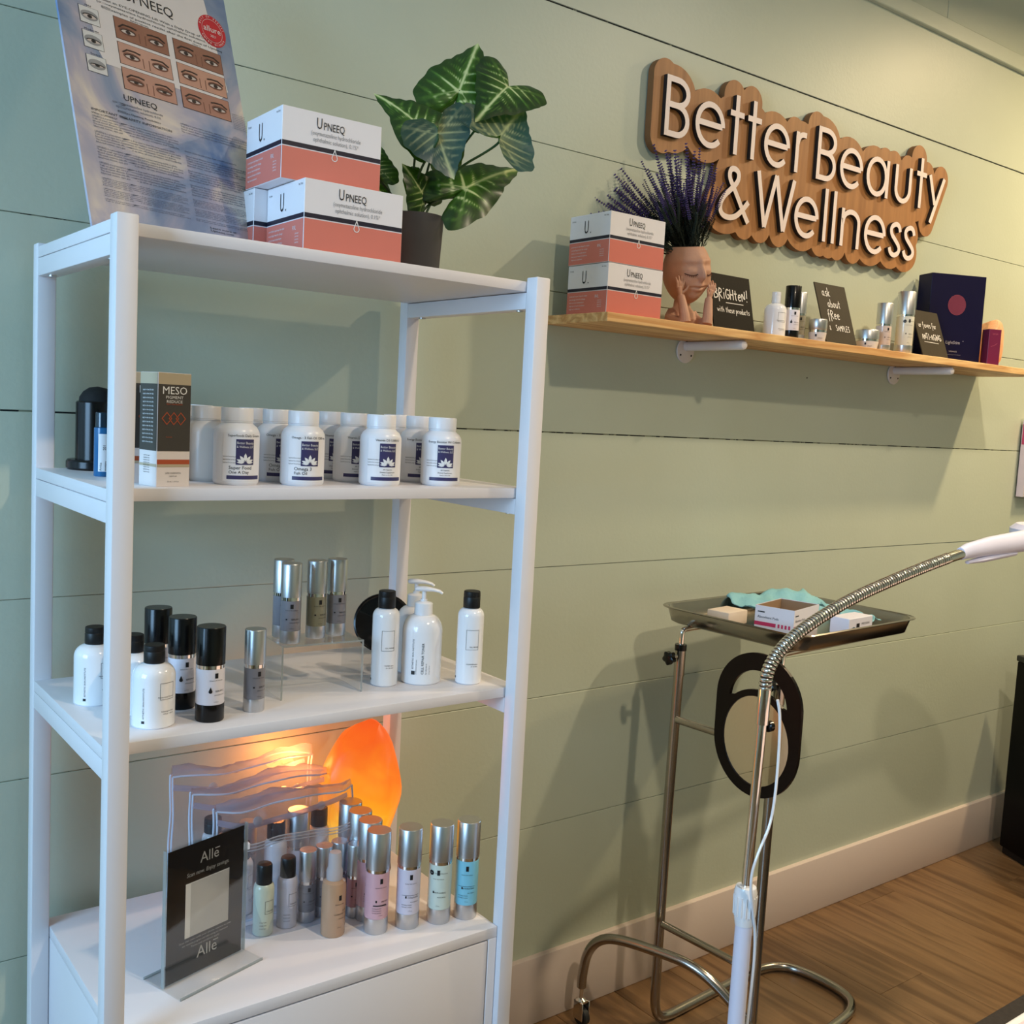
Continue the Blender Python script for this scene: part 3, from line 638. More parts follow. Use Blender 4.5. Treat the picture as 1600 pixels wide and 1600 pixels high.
# ---- unit top: rx boxes
def rxbox(label, loc, rz, group, W_=.150, D_=.122, H_=.0955, faint=False):
    t = thing('medicine_box', label, 'box', loc, rz, group)
    o = B().bbox(0, W_, 0, D_, 0, H_, .0006).link('carton', t, mat('white_card_box', srgb(234, 230, 232), .42, var=.01))
    F_, L_ = fr((0, 0, 0)), fr((0, D_, 0), (0, -1, 0)); R_ = fr((W_, 0, 0), (0, 1, 0))
    b = B()
    for T, w in ((F_, W_), (L_, D_), (R_, D_)): b.quad(T, .0006, w-.0006, .0008, .0430, .0003)
    b.link('coral_panel', t, mat('coral_print', srgb(216, 122, 106), .42, var=.02))
    b = B()
    for T, w in ((F_, W_), (L_, D_), (R_, D_)): b.quad(T, .0006, w-.0006, .0445, .0505, .0003)
    b.link('navy_band', t, mat('dark_navy_print', srgb(24, 24, 44), .42))
    b = B(); cx, cz, r = W_*.52, .0390, .0040
    drop = arc(cx, cz, r, r, 150, 390, 14)+[(cx, cz+2.7*r)]
    b.ribbon(F_, drop, .0011, .0009, closed=True)
    for k, s_t in enumerate(('prescription eye drops for adults', 'see package insert for dosage', 'store at room temperature', 'keep out of reach of children', 'single use containers')): b.text(s_t, .0040, L_, .008, .034-.0062*k, 'L', .0006)
    b.text('RVL', .0080, L_, D_-.034, .030, 'L', .0006, sx=.8)
    for k in range(4): b.text('pharmacy', .0030, L_, D_-.020, .024-.004*k, 'C', .0006)
    b.link('white_lettering', t, WINK)
    b = B(); b.text('U', .021, F_, W_*.33, .0740, 'L', .0006, sx=.62); b.text('PNEEQ', .0145, F_, W_*.33+.0105, .0740, 'L', .0006, sx=.72)
    b.text('U', .036, L_, D_*.36, .0590, 'L', .0006, sx=.55); b.text('.', .022, L_, D_*.36+.017, .0590, 'L', .0006); b.text('30 vials', .0038, L_, .006, .0835, 'L', .0006); b.text('Rx Only', .0038, L_, D_-.018, .0875, 'L', .0006)
    b.link('black_lettering', t, INK)
    b = B(); b.text('(oxymetazoline hydrochloride', .0082, F_, W_*.53, .0650, 'C', .0006, width=W_*.50); b.text('ophthalmic solution), 0.1%*', .0082, F_, W_*.53, .0565, 'C', .0006, width=W_*.46)
    b.link('grey_lettering', t, mat('pale_grey_print', srgb(150, 150, 152), .5)); return t
g1 = 'coral and white boxes on top of the unit'
r0 = rxbox('coral and white medicine box, lower front one beside the plant pot', (.6235, -.3800, Z1), -1, g1)
dup(r0, (.6060, -.2560, Z1), -1, 'coral and white box hidden behind the lower front box, edge showing')
dup(r0, (.6045, -.3450, Z1+.0965), -1, 'coral and white medicine box on top of the others, beside the poster')
r1 = rxbox('lower coral and white box on the left end of the pine shelf', (1.3600, -.170, WS), 0, 'coral and white boxes on the pine shelf', .147, .118)
dup(r1, (1.3585, -.170, WS+.0965), 0, 'upper coral and white box stacked at the pine shelf left end')

# ---- poster
def poster():
    a, le = math.radians(16), math.radians(17)
    U = Vector((math.cos(a), math.sin(a), 0)); N = Vector((-math.sin(a), math.cos(a), 0)); Vv = Vector((0, 0, 1))*math.cos(le)+N*math.sin(le)
    t = thing('poster', 'large leaning medical poster of eye photographs on the shelving unit top', 'poster', (.372, -.315, Z1+.001), 0)
    T0 = lambda x, y, z=0: U*x+Vv*y+U.cross(Vv)*z
    fy = lambda y: (.755*y-.0217) if y > .12 else y*.5+.0089
    T = lambda x, y, z=0: T0(x*1.083+(.010 if x > .06 else .004*0), fy(y), z)
    PWd, PH = .254, .56
    m = bpy.data.materials.new('watercolour_print'); m.use_nodes = True; nt = m.node_tree; p = nt.nodes['Principled BSDF']; L = nt.links.new
    tc = nt.nodes.new('ShaderNodeTexCoord'); n = nt.nodes.new('ShaderNodeTexNoise'); n.inputs['Scale'].default_value = 7; n.inputs['Detail'].default_value = 5; n.inputs['Distortion'].default_value = .8; L(tc.outputs['Object'], n.inputs['Vector'])
    r = nt.nodes.new('ShaderNodeValToRGB'); e = r.color_ramp.elements; e[0].position = .3; e[0].color = (*srgb(92, 118, 160), 1); e[1].position = .7; e[1].color = (*srgb(206, 190, 180), 1)
    for pp, cc in ((.40, srgb(136, 150, 176)), (.48, srgb(172, 168, 184)), (.56, srgb(216, 204, 192))): x = e.new(pp); x.color = (*cc, 1)
    L(n.outputs['Fac'], r.inputs[0]); L(r.outputs[0], p.inputs['Base Color']); p.inputs['Roughness'].default_value = .35
    B().box(0, .276, 0, .455, -.004, 0, T=T0).link('board', t, [m])
    pale = mat('poster_pale_panel', srgb(222, 216, 216), .4); b = B(); b.poly(T, [(.030, PH-.02), (.045, .355), (.052, .335), (.205, .33), (.225, .36), (.21, PH-.02)], .0003); b.link('pale_panel', t, pale)
    # eye photographs
    skins = [srgb(150, 104, 84), srgb(146, 102, 84), srgb(196, 152, 134), srgb(192, 146, 126), srgb(186, 140, 122), srgb(170, 122, 104)]
    skn = [mat('photo_skin_%d' % i, c, .4, var=.12, vscale=40) for i, c in enumerate(skins)]
    dkb = mat('photo_brow', srgb(52, 34, 28), .5); whe = mat('photo_eye_white', srgb(206, 192, 186), .4); iri = mat('photo_iris', srgb(66, 58, 54), .3); lidm = mat('photo_lid_shade', srgb(116, 76, 62), .5, var=.1); gry = mat('photo_grey', srgb(150, 150, 152), .4, var=.2, vscale=60)
    def eye(b, cx, cy, s, op, tilt=0, brow=True):
        b.ell(T, cx, cy+.1*s, s*1.25, s*.75, .0008, 1, 18); b.ell(T, cx, cy, s, s*.36*op, .0010, 2, 18); b.ell(T, cx, cy, s*.36, s*.36*min(1, op+.1), .0012, 3, 16)
        b.ell(T, cx, cy, s*.16, s*.16, .0014, 4, 10)
        b.ribbon(T, arc(cx, cy-.1*s, s*1.06, s*.5*op+.05*s, 165, 15, 10), s*.16, .0013, 4)
        if brow: b.ribbon(T, [(cx-s*1.3, cy+s*.8+tilt*s), (cx-s*.6, cy+s*1.25), (cx+s*.5, cy+s*1.3), (cx+s*1.35, cy+s*.85-tilt*s)], s*.26, .0012, 4)
    k = 0
    for row, y in enumerate((.3930, .3460, .2990)):
        for c_, x in enumerate((.0640, .1480)):
            pw_, ph_ = .074, .040; b = B()
            b.quad(T, x-.0008, x+pw_+.0008, y-.0008, y+ph_+.0008, .0004, 4); b.quad(T, x, x+pw_, y, y+ph_, .0006, 0)
            op = (1.0, .95, .55)[row]*(1 if c_ == 0 or row < 2 else 1.5)
            b.ribbon(T, [(x+pw_*.44, y+ph_*.55), (x+pw_*.445, y+ph_*.08)], .0012, .0007, 1); b.ribbon(T, [(x+pw_*.56, y+ph_*.55), (x+pw_*.555, y+ph_*.08)], .0012, .0007, 1)
            eye(b, x+pw_*.23, y+ph_*.42, .0095, op, -.25, row < 3); eye(b, x+pw_*.77, y+ph_*.40, .0095, op, .25, row < 3)
            b.link('eye_photograph', t, [skn[k], lidm, whe, iri, dkb]); k += 1
    for row, y in enumerate((.4010, .3560, .3120)):
        b = B(); x = .0270; b.quad(T, x-.0006, x+.0256, y-.0006, y+.0306, .0004, 4); b.quad(T, x, x+.025, y, y+.030, .0006, 0)
        b.ell(T, x+.0125, y+.015, .0115, .009, .0007, 1, 16); eye(b, x+.0125, y+.013, .0088, (1.1, .85, .55)[row], 0, False)
        b.link('eye_photograph', t, [mat('photo_pale_grey', srgb(214, 214, 214), .4), gry, whe, iri, INK])
    b = B()
    b.text('UPNEEQ', .027, T, .118, .474, 'C', .0006, sx=.72)
    b.text('Get an EYE-OPENING Lift With a Daily Drop of Upneeq', .0062, T, .135, .4560, 'C', .0006, width=.165); b.text('(oxymetazoline hydrochloride ophthalmic solution), 0.1%', .0058, T, .135, .4490, 'C', .0006, width=.165)
    b.text('Examples of positive results after the first dose of Upneeq', .0062, T, .142, .4405, 'C', .0006, width=.168)
    b.text('Before Upneeq', .0042, T, .100, .4350, 'C', .0006); b.text('Hour 2', .0042, T, .185, .4350, 'C', .0006)
    for s_t, y in (('Mild', .4330), ('Moderate', .3880), ('Severe', .3440)): b.text(s_t, .0048, T, .0395, y, 'C', .0006)
    b.text('UPNEEQ', .0155, T, .083, .2760, 'C', .0006, sx=.8); b.text('Eye-Opening Possibilities', .0050, T, .083, .2500, 'C', .0006)
    b.text('IMPORTANT SAFETY INFORMATION', .0062, T, .022, .2400, 'L', .0006); b.text('What is UPNEEQ?', .0044, T, .022, .2340, 'L', .0006)
    b.text('Learn more at', .0078, T, .158, .0430, 'L', .0006, sx=.9); b.text('Upneeq.com', .0078, T, .158, .0350, 'L', .0006, sx=.9)
    b.link('black_lettering', t, INK)
    b = B(); b.text('(oxymetazoline hydrochloride', .0062, T, .083, .2660, 'C', .0006, sx=.8); b.text('ophthalmic solution), 0.1%', .0062, T, .083, .2590, 'C', .0006, sx=.8)
    tx = ['UPNEEQ is a prescription eye drop used to treat low-lying eyelids in adults.', 'Talk to your eye care provider before using this medicine if you have', 'blood vessel disease, heart or blood pressure problems or glaucoma.', 'The most common side effects are eye inflammation, redness and dryness,', 'blurred vision, eye pain at time of use, irritation and headache.', 'Throw away the single use bottle right after use.']
    for i in range(38):
        y = .2285-.0046*i
        if i % 6 == 5: continue
        b.text(tx[i % 6], .0043, T, .022, y, 'L', .0006, width=.108 if i % 3 else .100)
        if i > 3: b.text(tx[(i*5+2) % 6], .0043, T, .138, y-.001, 'L', .0006, width=.104 if i % 4 else .08) if y > .058 else None
    for i in range(4): b.text(tx[i], .0040, T, .138, .262-.0050*i, 'L', .0006, width=.105)
    for i in range(9): b.text(tx[i % 6][:20], .0030, T, .225, .315-.0036*i, 'L', .0006, width=.022)
    b.link('grey_lettering', t, mat('slate_print', srgb(84, 88, 104), .5))
    T = T0; b = B(); cx, cy = .2430, .3400; b.ell(T, cx, cy, .0240, .0240, .0006, 0, 40); b.link('red_seal', t, mat('red_print', srgb(196, 34, 46), .45))
    b = B(); b.text('allure', .0130, T, cx, cy-.002, 'C', .0010, sx=1.05); b.text('2021', .0052, T, cx, cy-.010, 'C', .0010); b.ribbon(T, arc(cx, cy, .0175, .0175, 0, 360, 40)[:-1], .0004, .0010, closed=True)
    for s_t, a0, sg in (('BEST OF BEAUTY', 90, -1), ('AWARD WINNER', 270, 1)):
        n_ = len(s_t)
        for i, ch in enumerate(s_t):
            if ch == ' ': continue
            an = math.radians(a0+sg*(i-(n_-1)/2)*11); rr = .0198 if sg < 0 else .0222
            ox, oy = cx+rr*math.cos(an), cy+rr*math.sin(an); rot = an-PI/2 if sg < 0 else an+PI/2
            Tt = (lambda ox, oy, rot: (lambda a_, b_, c=0: T(ox+a_*math.cos(rot)-b_*math.sin(rot), oy+a_*math.sin(rot)+b_*math.cos(rot), c)))(ox, oy, rot)
            b.text(ch, .0040, Tt, 0, 0, 'C', .0010)
    b.link('white_lettering', t, WINK)
poster()

# ---- leafy plant
def leaf_mat():
    m = bpy.data.materials.new('variegated_leaf'); m.use_nodes = True; nt = m.node_tree; p = nt.nodes['Principled BSDF']; L = nt.links.new
    a = nt.nodes.new('ShaderNodeAttribute'); a.attribute_name = 'vein'; sep = nt.nodes.new('ShaderNodeSeparateColor'); L(a.outputs['Color'], sep.inputs[0])
    tc = nt.nodes.new('ShaderNodeTexCoord'); n = nt.nodes.new('ShaderNodeTexNoise'); n.inputs['Scale'].default_value = 60; n.inputs['Detail'].default_value = 4; L(tc.outputs['Object'], n.inputs['Vector'])
    mu = nt.nodes.new('ShaderNodeMath'); mu.operation = 'MULTIPLY_ADD'; mu.inputs[1].default_value = .5; mu.inputs[2].default_value = -.25; L(n.outputs['Fac'], mu.inputs[0])
    ad = nt.nodes.new('ShaderNodeMath'); ad.operation = 'ADD'; L(sep.outputs[0], ad.inputs[0]); L(mu.outputs[0], ad.inputs[1])
    r = nt.nodes.new('ShaderNodeValToRGB'); e = r.color_ramp.elements; e[0].position = .15; e[0].color = (*srgb(26, 52, 18), 1); e[1].position = .9; e[1].color = (*srgb(214, 222, 160), 1)
    x = e.new(.5); x.color = (*srgb(76, 116, 40), 1); L(ad.outputs[0], r.inputs[0])
    r2 = nt.nodes.new('ShaderNodeValToRGB'); e = r2.color_ramp.elements; e[0].position = .15; e[0].color = (*srgb(52, 82, 84), 1); e[1].position = .95; e[1].color = (*srgb(186, 196, 150), 1); L(ad.outputs[0], r2.inputs[0])
    g = nt.nodes.new('ShaderNodeNewGeometry'); mx = nt.nodes.new('ShaderNodeMix'); mx.data_type = 'RGBA'; L(g.outputs['Backfacing'], mx.inputs[0]); L(r.outputs[0], mx.inputs[6]); L(r2.outputs[0], mx.inputs[7])
    L(mx.outputs[2], p.inputs['Base Color']); p.inputs['Roughness'].default_value = .32; p.inputs['Transmission Weight'].default_value = 0
    tr = nt.nodes.new('ShaderNodeBsdfTranslucent'); tr.inputs[0].default_value = (*srgb(90, 150, 30), 1); ms = nt.nodes.new('ShaderNodeMixShader'); ms.inputs[0].default_value = .22
    L(p.outputs[0], ms.inputs[1]); L(tr.outputs[0], ms.inputs[2]); L(ms.outputs[0], nt.nodes['Material Output'].inputs[0]); return m
M_LEAF = leaf_mat(); M_STEM = mat('green_stem', srgb(40, 72, 34), .4, var=.1)
def leaf(parent, att, tip, wid, nrm, fold=.25, lobe=.62, wave=.05, droop=.12, seed=0):
    rnd = random.Random(seed)
    att, tip = Vector(att), Vector(tip); L_ = (tip-att).length; d = (tip-att).normalized(); n = Vector(nrm); n = (n-d*n.dot(d)).normalized(); s = d.cross(n)
    NR, NA = 14, 96; V = [att.copy()]; C = [1.0]; F = []
    def rad(ph):      # ph 0 = tip, pi = between lobes
        a = abs(ph)
        K = [(0, 1.0), (.10, .86), (.25, .70), (.5, .56), (.9, .49), (1.35, .50), (1.75, .56), (2.1, .63), (2.4, .64), (2.7, .50), (2.95, .27), (PI, .10)]
        for (a0, r0), (a1, r1) in zip(K, K[1:]):
            if a <= a1:
                t = (a-a0)/(a1-a0); t = t*t*(3-2*t); return r0+(r1-r0)*t
        return .1
    for i in range(1, NR+1):
        q = i/NR
        for j in range(NA):
            ph = -PI+2*PI*j/NA; r = rad(ph)*q*(1+.02*math.sin(ph*9+seed)*q)
            x = r*math.cos(ph)*L_; y = r*math.sin(ph)*wid
            if math.cos(ph) < 0: x *= lobe/.6
            z = fold*abs(y)-droop*L_*(r*max(0, math.cos(ph)))**2+wave*L_*math.sin(ph*5+seed*1.7)*q*q*.5-.10*L_*q*q
            V.append(att+d*x+s*y+n*z)
            v = math.exp(-abs(y)/(.035*L_)) if math.cos(ph) > 0 else 0
            v = max(v, .55*math.exp(-r/.30))
            ang = (x/L_*1.0+abs(y)/wid*-.42); sv = abs(math.sin((ang)*19+.6))
            v = max(v, (1-q)**.5*1.0*max(0, 1-sv*1.7)+.38*(1-q))
            if abs(abs(ph)-2.25) < .07: v = max(v, .8*(1-q*.7))
            C.append(min(1, v))
    for j in range(NA): F.append((0, 1+(j+1) % NA, 1+j))
    for i in range(NR-1):
        for j in range(NA): a = 1+i*NA+j; b_ = 1+i*NA+(j+1) % NA; F.append((a, b_, b_+NA, a+NA))
    b = B(); b.add(V, F, 0, True); o = b.link('leaf', parent, M_LEAF, 180)
    at = o.data.color_attributes.new('vein', 'FLOAT_COLOR', 'POINT')
    for i, c in enumerate(C): at.data[i].color = (c, c, c, 1)
    return o
PLX, PLY = .862, -.272
plant = thing('potted_plant', 'potted plant with large pale-veined arrow leaves in dark grey pot', 'plant', (PLX, PLY, Z1))
B().lathe([(0, 0), (.038, 0), (.0395, .002), (.0445, .092), (.0445, .0935), (.042, .0935), (.041, .082), (0, .082)], 40).link('pot', plant, mat('dark_grey_pot', srgb(66, 64, 66), .5, bump=.05, bscale=200, var=.05))
def lv(x, y, z): return Vector((x-PLX, y-PLY, z-Z1))
LF = [((.9242, -.285, 1.836), (.9690, -.27, 1.936), .104, (-.50, -.86, .12), .10),
      ((.9900, -.32, 1.848), (.9200, -.35, 1.790), .098, (-.20, -.80, .55), .16),
      ((.8473, -.30, 1.762), (.7900, -.27, 1.815), .080, (-.20, -.90, .35), .12),
      ((.8600, -.33, 1.748), (.8930, -.32, 1.690), .092, (.40, .90, -.20), .05),
      ((.9650, -.34, 1.763), (1.030, -.30, 1.822), .112, (.45, .88, .05), .04),
      ((.9290, -.31, 1.685), (1.053, -.30, 1.760), .084, (-.30, -.85, .40), .12),
      ((.8065, -.25, 1.700), (.8150, -.24, 1.742), .052, (-.4, -.85, .30), .1),
      ((.8000, -.24, 1.682), (.8450, -.26, 1.640), .056, (-.3, -.80, .50), .1),
      ((.8650, -.29, 1.664), (.8270, -.30, 1.706), .060, (-.2, -.90, .25), .1),
      ((.9350, -.24, 1.740), (.9500, -.22, 1.690), .050, (-.3, -.90, .10), .1),
      ((.8850, -.25, 1.690), (.8950, -.21, 1.650), .050, (-.2, -.80, .50), .1)]
for i, (a, t_, w, n, fo) in enumerate(LF):
    a = Vector(a); t_ = Vector(t_)
    leaf(plant, lv(*a), lv(*t_), w*1.12, n, fo, seed=i*1.3)
    base = Vector((PLX+random.uniform(-.012, .012), PLY+random.uniform(-.012, .012), Z1+.080)); mid = Vector(((base.x+a.x)/2-.004, (base.y+a.y)/2+.012, (base.z+a.z)/2+.012))
    n_ = Vector(n).normalized(); P = smooth([lv(*base), lv(*mid), lv(*(a-Vector((0, 0, .012))+n_*-.004)), lv(*(a-n_*.001))], 3)
    B().tube(P, .0019, 8).link('stem', plant, M_STEM)

# ---- Alle sign holder
AN = math.radians(17.2); ca, sa = math.cos(AN), math.sin(AN)
sg = thing('sign_holder', 'small black flyer reading All\u0113 in clear acrylic holder on cabinet', 'sign', (.4824, -.319, Z4), 17.2)
B().bbox(-.004, .136, -.0030, -.0008, .002, .199, .0004).link('front_pane', sg, M_CLEAR)
B().bbox(-.004, .136, .0012, .0032, .002, .199, .0004).link('back_pane', sg, M_CLEAR)
B().bbox(-.006, .138, -.041, .040, 0, .0028, .0008, 2).link('foot', sg, M_CLEAR)
b = B(); b.box(-.006, .138, -.0425, -.0412, 0, .004); b.box(-.006, .138, .0402, .0415, 0, .004); b.box(-.0050, -.0041, -.0034, .0034, .002, .199); b.box(.1361, .1370, -.0034, .0034, .002, .199); b.link('edge_highlight', sg, ACE)  # same painted highlight along the holder's rims
fl_ = B().box(0, .132, -.0005, .0005, .003, .1955).link('flyer', sg, mat('black_flyer', srgb(30, 26, 26), .25, var=.05, coat=.3))
T = fr((0, -.0006, 0)); b = B(); b.quad(T, .030, .106, .060, .140, .0002)
b.link('white_square', fl_, WINK)
b = B(); b.text('Alle', .022, T, .0700, .164, 'C', .0002, sx=.95); b.quad(T, .0795, .0880, .1772, .1786, .0002)
b.text('Scan now. Enjoy savings.', .0085, T, .068, .149, 'C', .0002, shear=.2, width=.074)
b.text('Alle', .024, T, .0690, .024, 'C', .0002, sx=.95); b.quad(T, .0798, .0890, .0388, .0402, .0002)
for k, s_t in enumerate(('Scan this code with your phone camera to join', 'our rewards program and start saving on treatments', 'Terms and conditions apply.')): b.text(s_t, .0042, T, .066, .054-.0052*k, 'C', .0002, width=(.09, .08, .05)[k])
b.link('lettering', fl_, mat('silver_print', srgb(190, 190, 190), .5))

# ---- salt lamp
def rock(name, parent, c, rx, ry, rz_, seed, mats, chips=22, sub=4, taper=.25, bump=.05):
    rnd = random.Random(seed); bm = bmesh.new(); bmesh.ops.create_icosphere(bm, subdivisions=sub, radius=1)
    pl = []
    for _ in range(chips):
        d = Vector((rnd.gauss(0, 1), rnd.gauss(0, 1), rnd.gauss(0, .8))).normalized(); pl.append((d, rnd.uniform(.80, .96)))
    for v in bm.verts:
        p = v.co.copy()
        for d, h in pl:
            k = p.dot(d)
            if k > h: p -= d*(k-h)*.9
        tp = 1-taper*max(0, p.z)**1.4-.18*max(0, -p.z-.2)
        p = Vector((p.x*tp*rx, p.y*tp*ry, p.z*rz_)); p *= 1+bump*.4*math.sin(p.x*90+seed)*math.cos(p.z*60)*.3
        v.co = p+Vector(c)
    b = B(); b.add([v.co for v in bm.verts], [[v.index for v in f.verts] for f in bm.faces], 0, True); bm.free()
    return b.link(name, parent, mats, 20)
sl = thing('salt_lamp', 'glowing orange salt rock lamp at the back of the cabinet top', 'lamp', (.895, -.122, Z4), 0)
m = bpy.data.materials.new('glowing_salt'); m.use_nodes = True; nt = m.node_tree; p = nt.nodes['Principled BSDF']; L = nt.links.new
tc = nt.nodes.new('ShaderNodeTexCoord'); vs = nt.nodes.new('ShaderNodeVectorMath'); vs.operation = 'DISTANCE'; vs.inputs[1].default_value = (-.035, -.03, .085); L(tc.outputs['Object'], vs.inputs[0])
n = nt.nodes.new('ShaderNodeTexNoise'); n.inputs['Scale'].default_value = 14; n.inputs['Detail'].default_value = 4; n.inputs['Distortion'].default_value = 1; L(tc.outputs['Object'], n.inputs['Vector'])
ma = nt.nodes.new('ShaderNodeMath'); ma.operation = 'MULTIPLY_ADD'; ma.inputs[1].default_value = 4.2; L(vs.outputs['Value'], ma.inputs[0]); mm = nt.nodes.new('ShaderNodeMath'); mm.operation = 'MULTIPLY_ADD'; mm.inputs[1].default_value = .5; mm.inputs[2].default_value = -.27; L(n.outputs['Fac'], mm.inputs[0]); L(mm.outputs[0], ma.inputs[2])
r = nt.nodes.new('ShaderNodeValToRGB'); e = r.color_ramp.elements; e[0].position = .05; e[0].color = (1.25, .75, .06, 1); e[1].position = .95; e[1].color = (.92, .085, .010, 1)
for pp, cc in ((.22, (1.15, .42, .015, 1)), (.48, (1.05, .21, .010, 1)), (.72, (1.0, .13, .010, 1))): x = e.new(pp); x.color = cc
L(ma.outputs[0], r.inputs[0]); L(r.outputs[0], p.inputs['Emission Color']); p.inputs['Emission Strength'].default_value = .46; p.inputs['Base Color'].default_value = (.12, .035, .012, 1); p.inputs['Roughness'].default_value = .4
rock('rock', sl, (0, 0, .146), .083, .062, .132, 5, m, chips=16, taper=.30)
B().lathe([(0, 0), (.055, 0), (.057, .003), (.055, .018), (.050, .022), (0, .022)], 30).link('base', sl, wood_mat('dark_lamp_base', srgb(70, 40, 22), srgb(100, 60, 34), 0, 3))
ll = bpy.data.lights.new('salt_lamp_light', 'POINT'); ll.energy = .62; ll.color = (1, .30, .07); ll.shadow_soft_size = .03; lo = bpy.data.objects.new('salt_lamp_light', ll); COL.objects.link(lo); lo.location = (.785, -.070, Z4+.200)

# ---- bottles along the cabinet top
G4 = 'silver-capped pump bottles on the cabinet top'
PINKB = mat('pink_bottle', srgb(214, 168, 176), .3, coat=.3); PINK2 = mat('dusky_pink_bottle', srgb(176, 120, 122), .3, coat=.3)
LAV = mat('pale_lilac_bottle', srgb(214, 208, 222), .3, coat=.3); MINT = mat('pale_mint_bottle', srgb(206, 218, 206), .3, coat=.3); AQUA = mat('aqua_bottle', srgb(130, 200, 222), .3, coat=.3)
def ex_pink(b, T, zt, hh): b.quad(T, -.012, .010, zt-.70*hh, zt-.675*hh, .0005); [b.text('firming peptides', .0022, T, -.013, zt-(.76+.05*k)*hh, 'L', .0004) for k in range(3)]
def ex_mint(b, T, zt, hh):
    for k in range(7): a = 2*PI*k/7; b.ell(T, -.012+.0026*math.cos(a), zt-.16*hh+.0026*math.sin(a), .0018, .0018, .0005, 0, 8)
    b.text('Stem Cell Recovery', .0026, T, -.006, zt-.17*hh, 'L', .0005)
def ex_line(b, T, zt, hh): b.quad(T, -.014, .014, zt-.56*hh, zt-.553*hh, .0004); [b.text('hydrating complex', .0022, T, -.014, zt-(.78+.05*k)*hh, 'L', .0004) for k in range(2)]
pk = airless('pump_bottle', 'front pink pump bottle with silver cap, ahead of the pink queue', (.8120, -.3262, Z4), -10, .0191, .163, .365, .155, SILVER, PINKB, SILVER, G4, words=('Esthetic Skin Institute', 'PEPTIDE', 'SERUM', '1.7 fl oz'), extra=ex_pink)
dup(pk, (.8200, -.2840, Z4), -10, 'pink pump bottle second in the pink queue, silver cap showing')
dup(pk, (.8250, -.2420, Z4), -10, 'pink pump bottle third in the pink queue before the lamp')
dup(pk, (.8300, -.2000, Z4), -10, 'pink pump bottle last in the queue, closest to the lamp')
airless('pump_bottle', 'pale lilac pump bottle with silver cap between pink and mint ones', (.8626, -.3379, Z4), -20, .0191, .162, .365, .155, SILVER, LAV, SILVER, G4, words=('Esthetic Skin Institute', 'COLLAGEN', 'AGE DEFENSE', '1.7 fl oz'), extra=ex_line)
airless('pump_bottle', 'pale mint pump bottle with silver cap and dark flower mark', (.9143, -.3500, Z4), -42, .0191, .162, .365, .155, SILVER, MINT, SILVER, G4, words=('Esthetic Skin Institute', 'ANTI-AGING', 'MOISTURIZER', '1.7 fl oz'), extra=ex_mint)
airless('pump_bottle', 'aqua blue pump bottle with silver cap nearest the right post', (.9600, -.3600, Z4), -34, .0191, .162, .365, .155, SILVER, AQUA, SILVER, G4, words=('Esthetic Skin Institute', 'HYDRATING', 'GEL CREAM', '1.7 fl oz'), extra=ex_line)
sp = thing('spray_bottle', 'amber tinted spray bottle with frosted clear cap', 'bottle', (.7503, -.3003, Z4), 4)
AMB = mat('amber_liquid_bottle', srgb(208, 168, 134), .22, trans=.25, var=.04, coat=.3)
B().lathe([(0, 0), (.0175, 0), (.0189, .002), (.0189, .078), (.0175, .085), (.0125, .089), (.0105, .091), (0, .091)], 32).link('body', sp, AMB)
FRO = mat('frosted_cap', srgb(226, 220, 222), .3, trans=.45, coat=.2)
B().lathe([(.0125, .088), (.0128, .102), (.0105, .108), (.0100, .126), (.0088, .131), (0, .132)], 28).link('cap', sp, FRO)
T = cyl(.0189); b = B(); b.quad(T, -.0022, .0022, .060, .068, .0004); b.text('Esthetic Skin', .0030, T, 0, .053, 'C', .0004); b.text('ALOE', .0034, T, .013, .042, 'R', .0004); b.text('CLEANSING MIST', .0030, T, .014, .037, 'R', .0004); b.text('refreshing tonic', .0026, T, .014, .030, 'R', .0004); b.text('2 fl oz', .0026, T, 0, .016, 'C', .0004); b.link('lettering', sp, INK)
# travel set inside the pouch
GP = 'travel bottles inside the clear pouch'
MINTL = mat('milky_green_bottle', srgb(196, 206, 190), .3, coat=.3); LIL = mat('milky_lilac_bottle', srgb(190, 190, 204), .3, coat=.3)
def travel(label, loc, bodym):
    t = thing('travel_bottle', label, 'bottle', loc, -8, GP)
    B().lathe([(0, 0), (.0148, 0), (.0158, .0015), (.0158, .072), (.0145, .078), (.011, .081), (0, .081)], 28).link('body', t, bodym)
    B().lathe([(.0118, .079), (.0122, .080), (.0118, .108), (.0105, .1105), (0, .111)], 28).link('cap', t, BLACKR)
    T = cyl(.0158); b = B(); b.ribbon(T, [(-.002, .036), (.012, .036), (.012, .056), (-.002, .056)], .0004, .0004, closed=True); b.text('CLEANSER', .0026, T, .012, .039, 'R', .0004)
    for k in range(3): b.text('travel size', .0026, T, -.010, .022-.005*k, 'L', .0004)
    b.link('lettering', t, INK); return t
travel('milky green travel bottle, black cap, left end inside clear pouch', (.6595, -.2440, Z4+.001), MINTL)
travel('milky lilac travel bottle, black cap, second inside clear pouch', (.7008, -.2400, Z4+.001), LIL)
ty = airless('travel_tube', 'first silver-capped tube right of the black-capped pair in pouch', (.7342, -.2410, Z4+.001), -12, .0139, .1150, .42, .15, SILVER, GREY1, SILVER, GP)
dup(ty, (.7640, -.2385, Z4+.001), -12, 'second silver-capped tube in the pouch, behind the spray bottle')
dup(ty, (.7935, -.2350, Z4+.001), -12, 'third silver-capped tube in the pouch, right of the spray bottle')
airless('travel_tube', 'dusky pink tube with silver cap at the pouch right end', (.8055, -.2668, Z4+.001), -14, .0130, .1190, .42, .15, SILVER, PINK2, SILVER, GP)
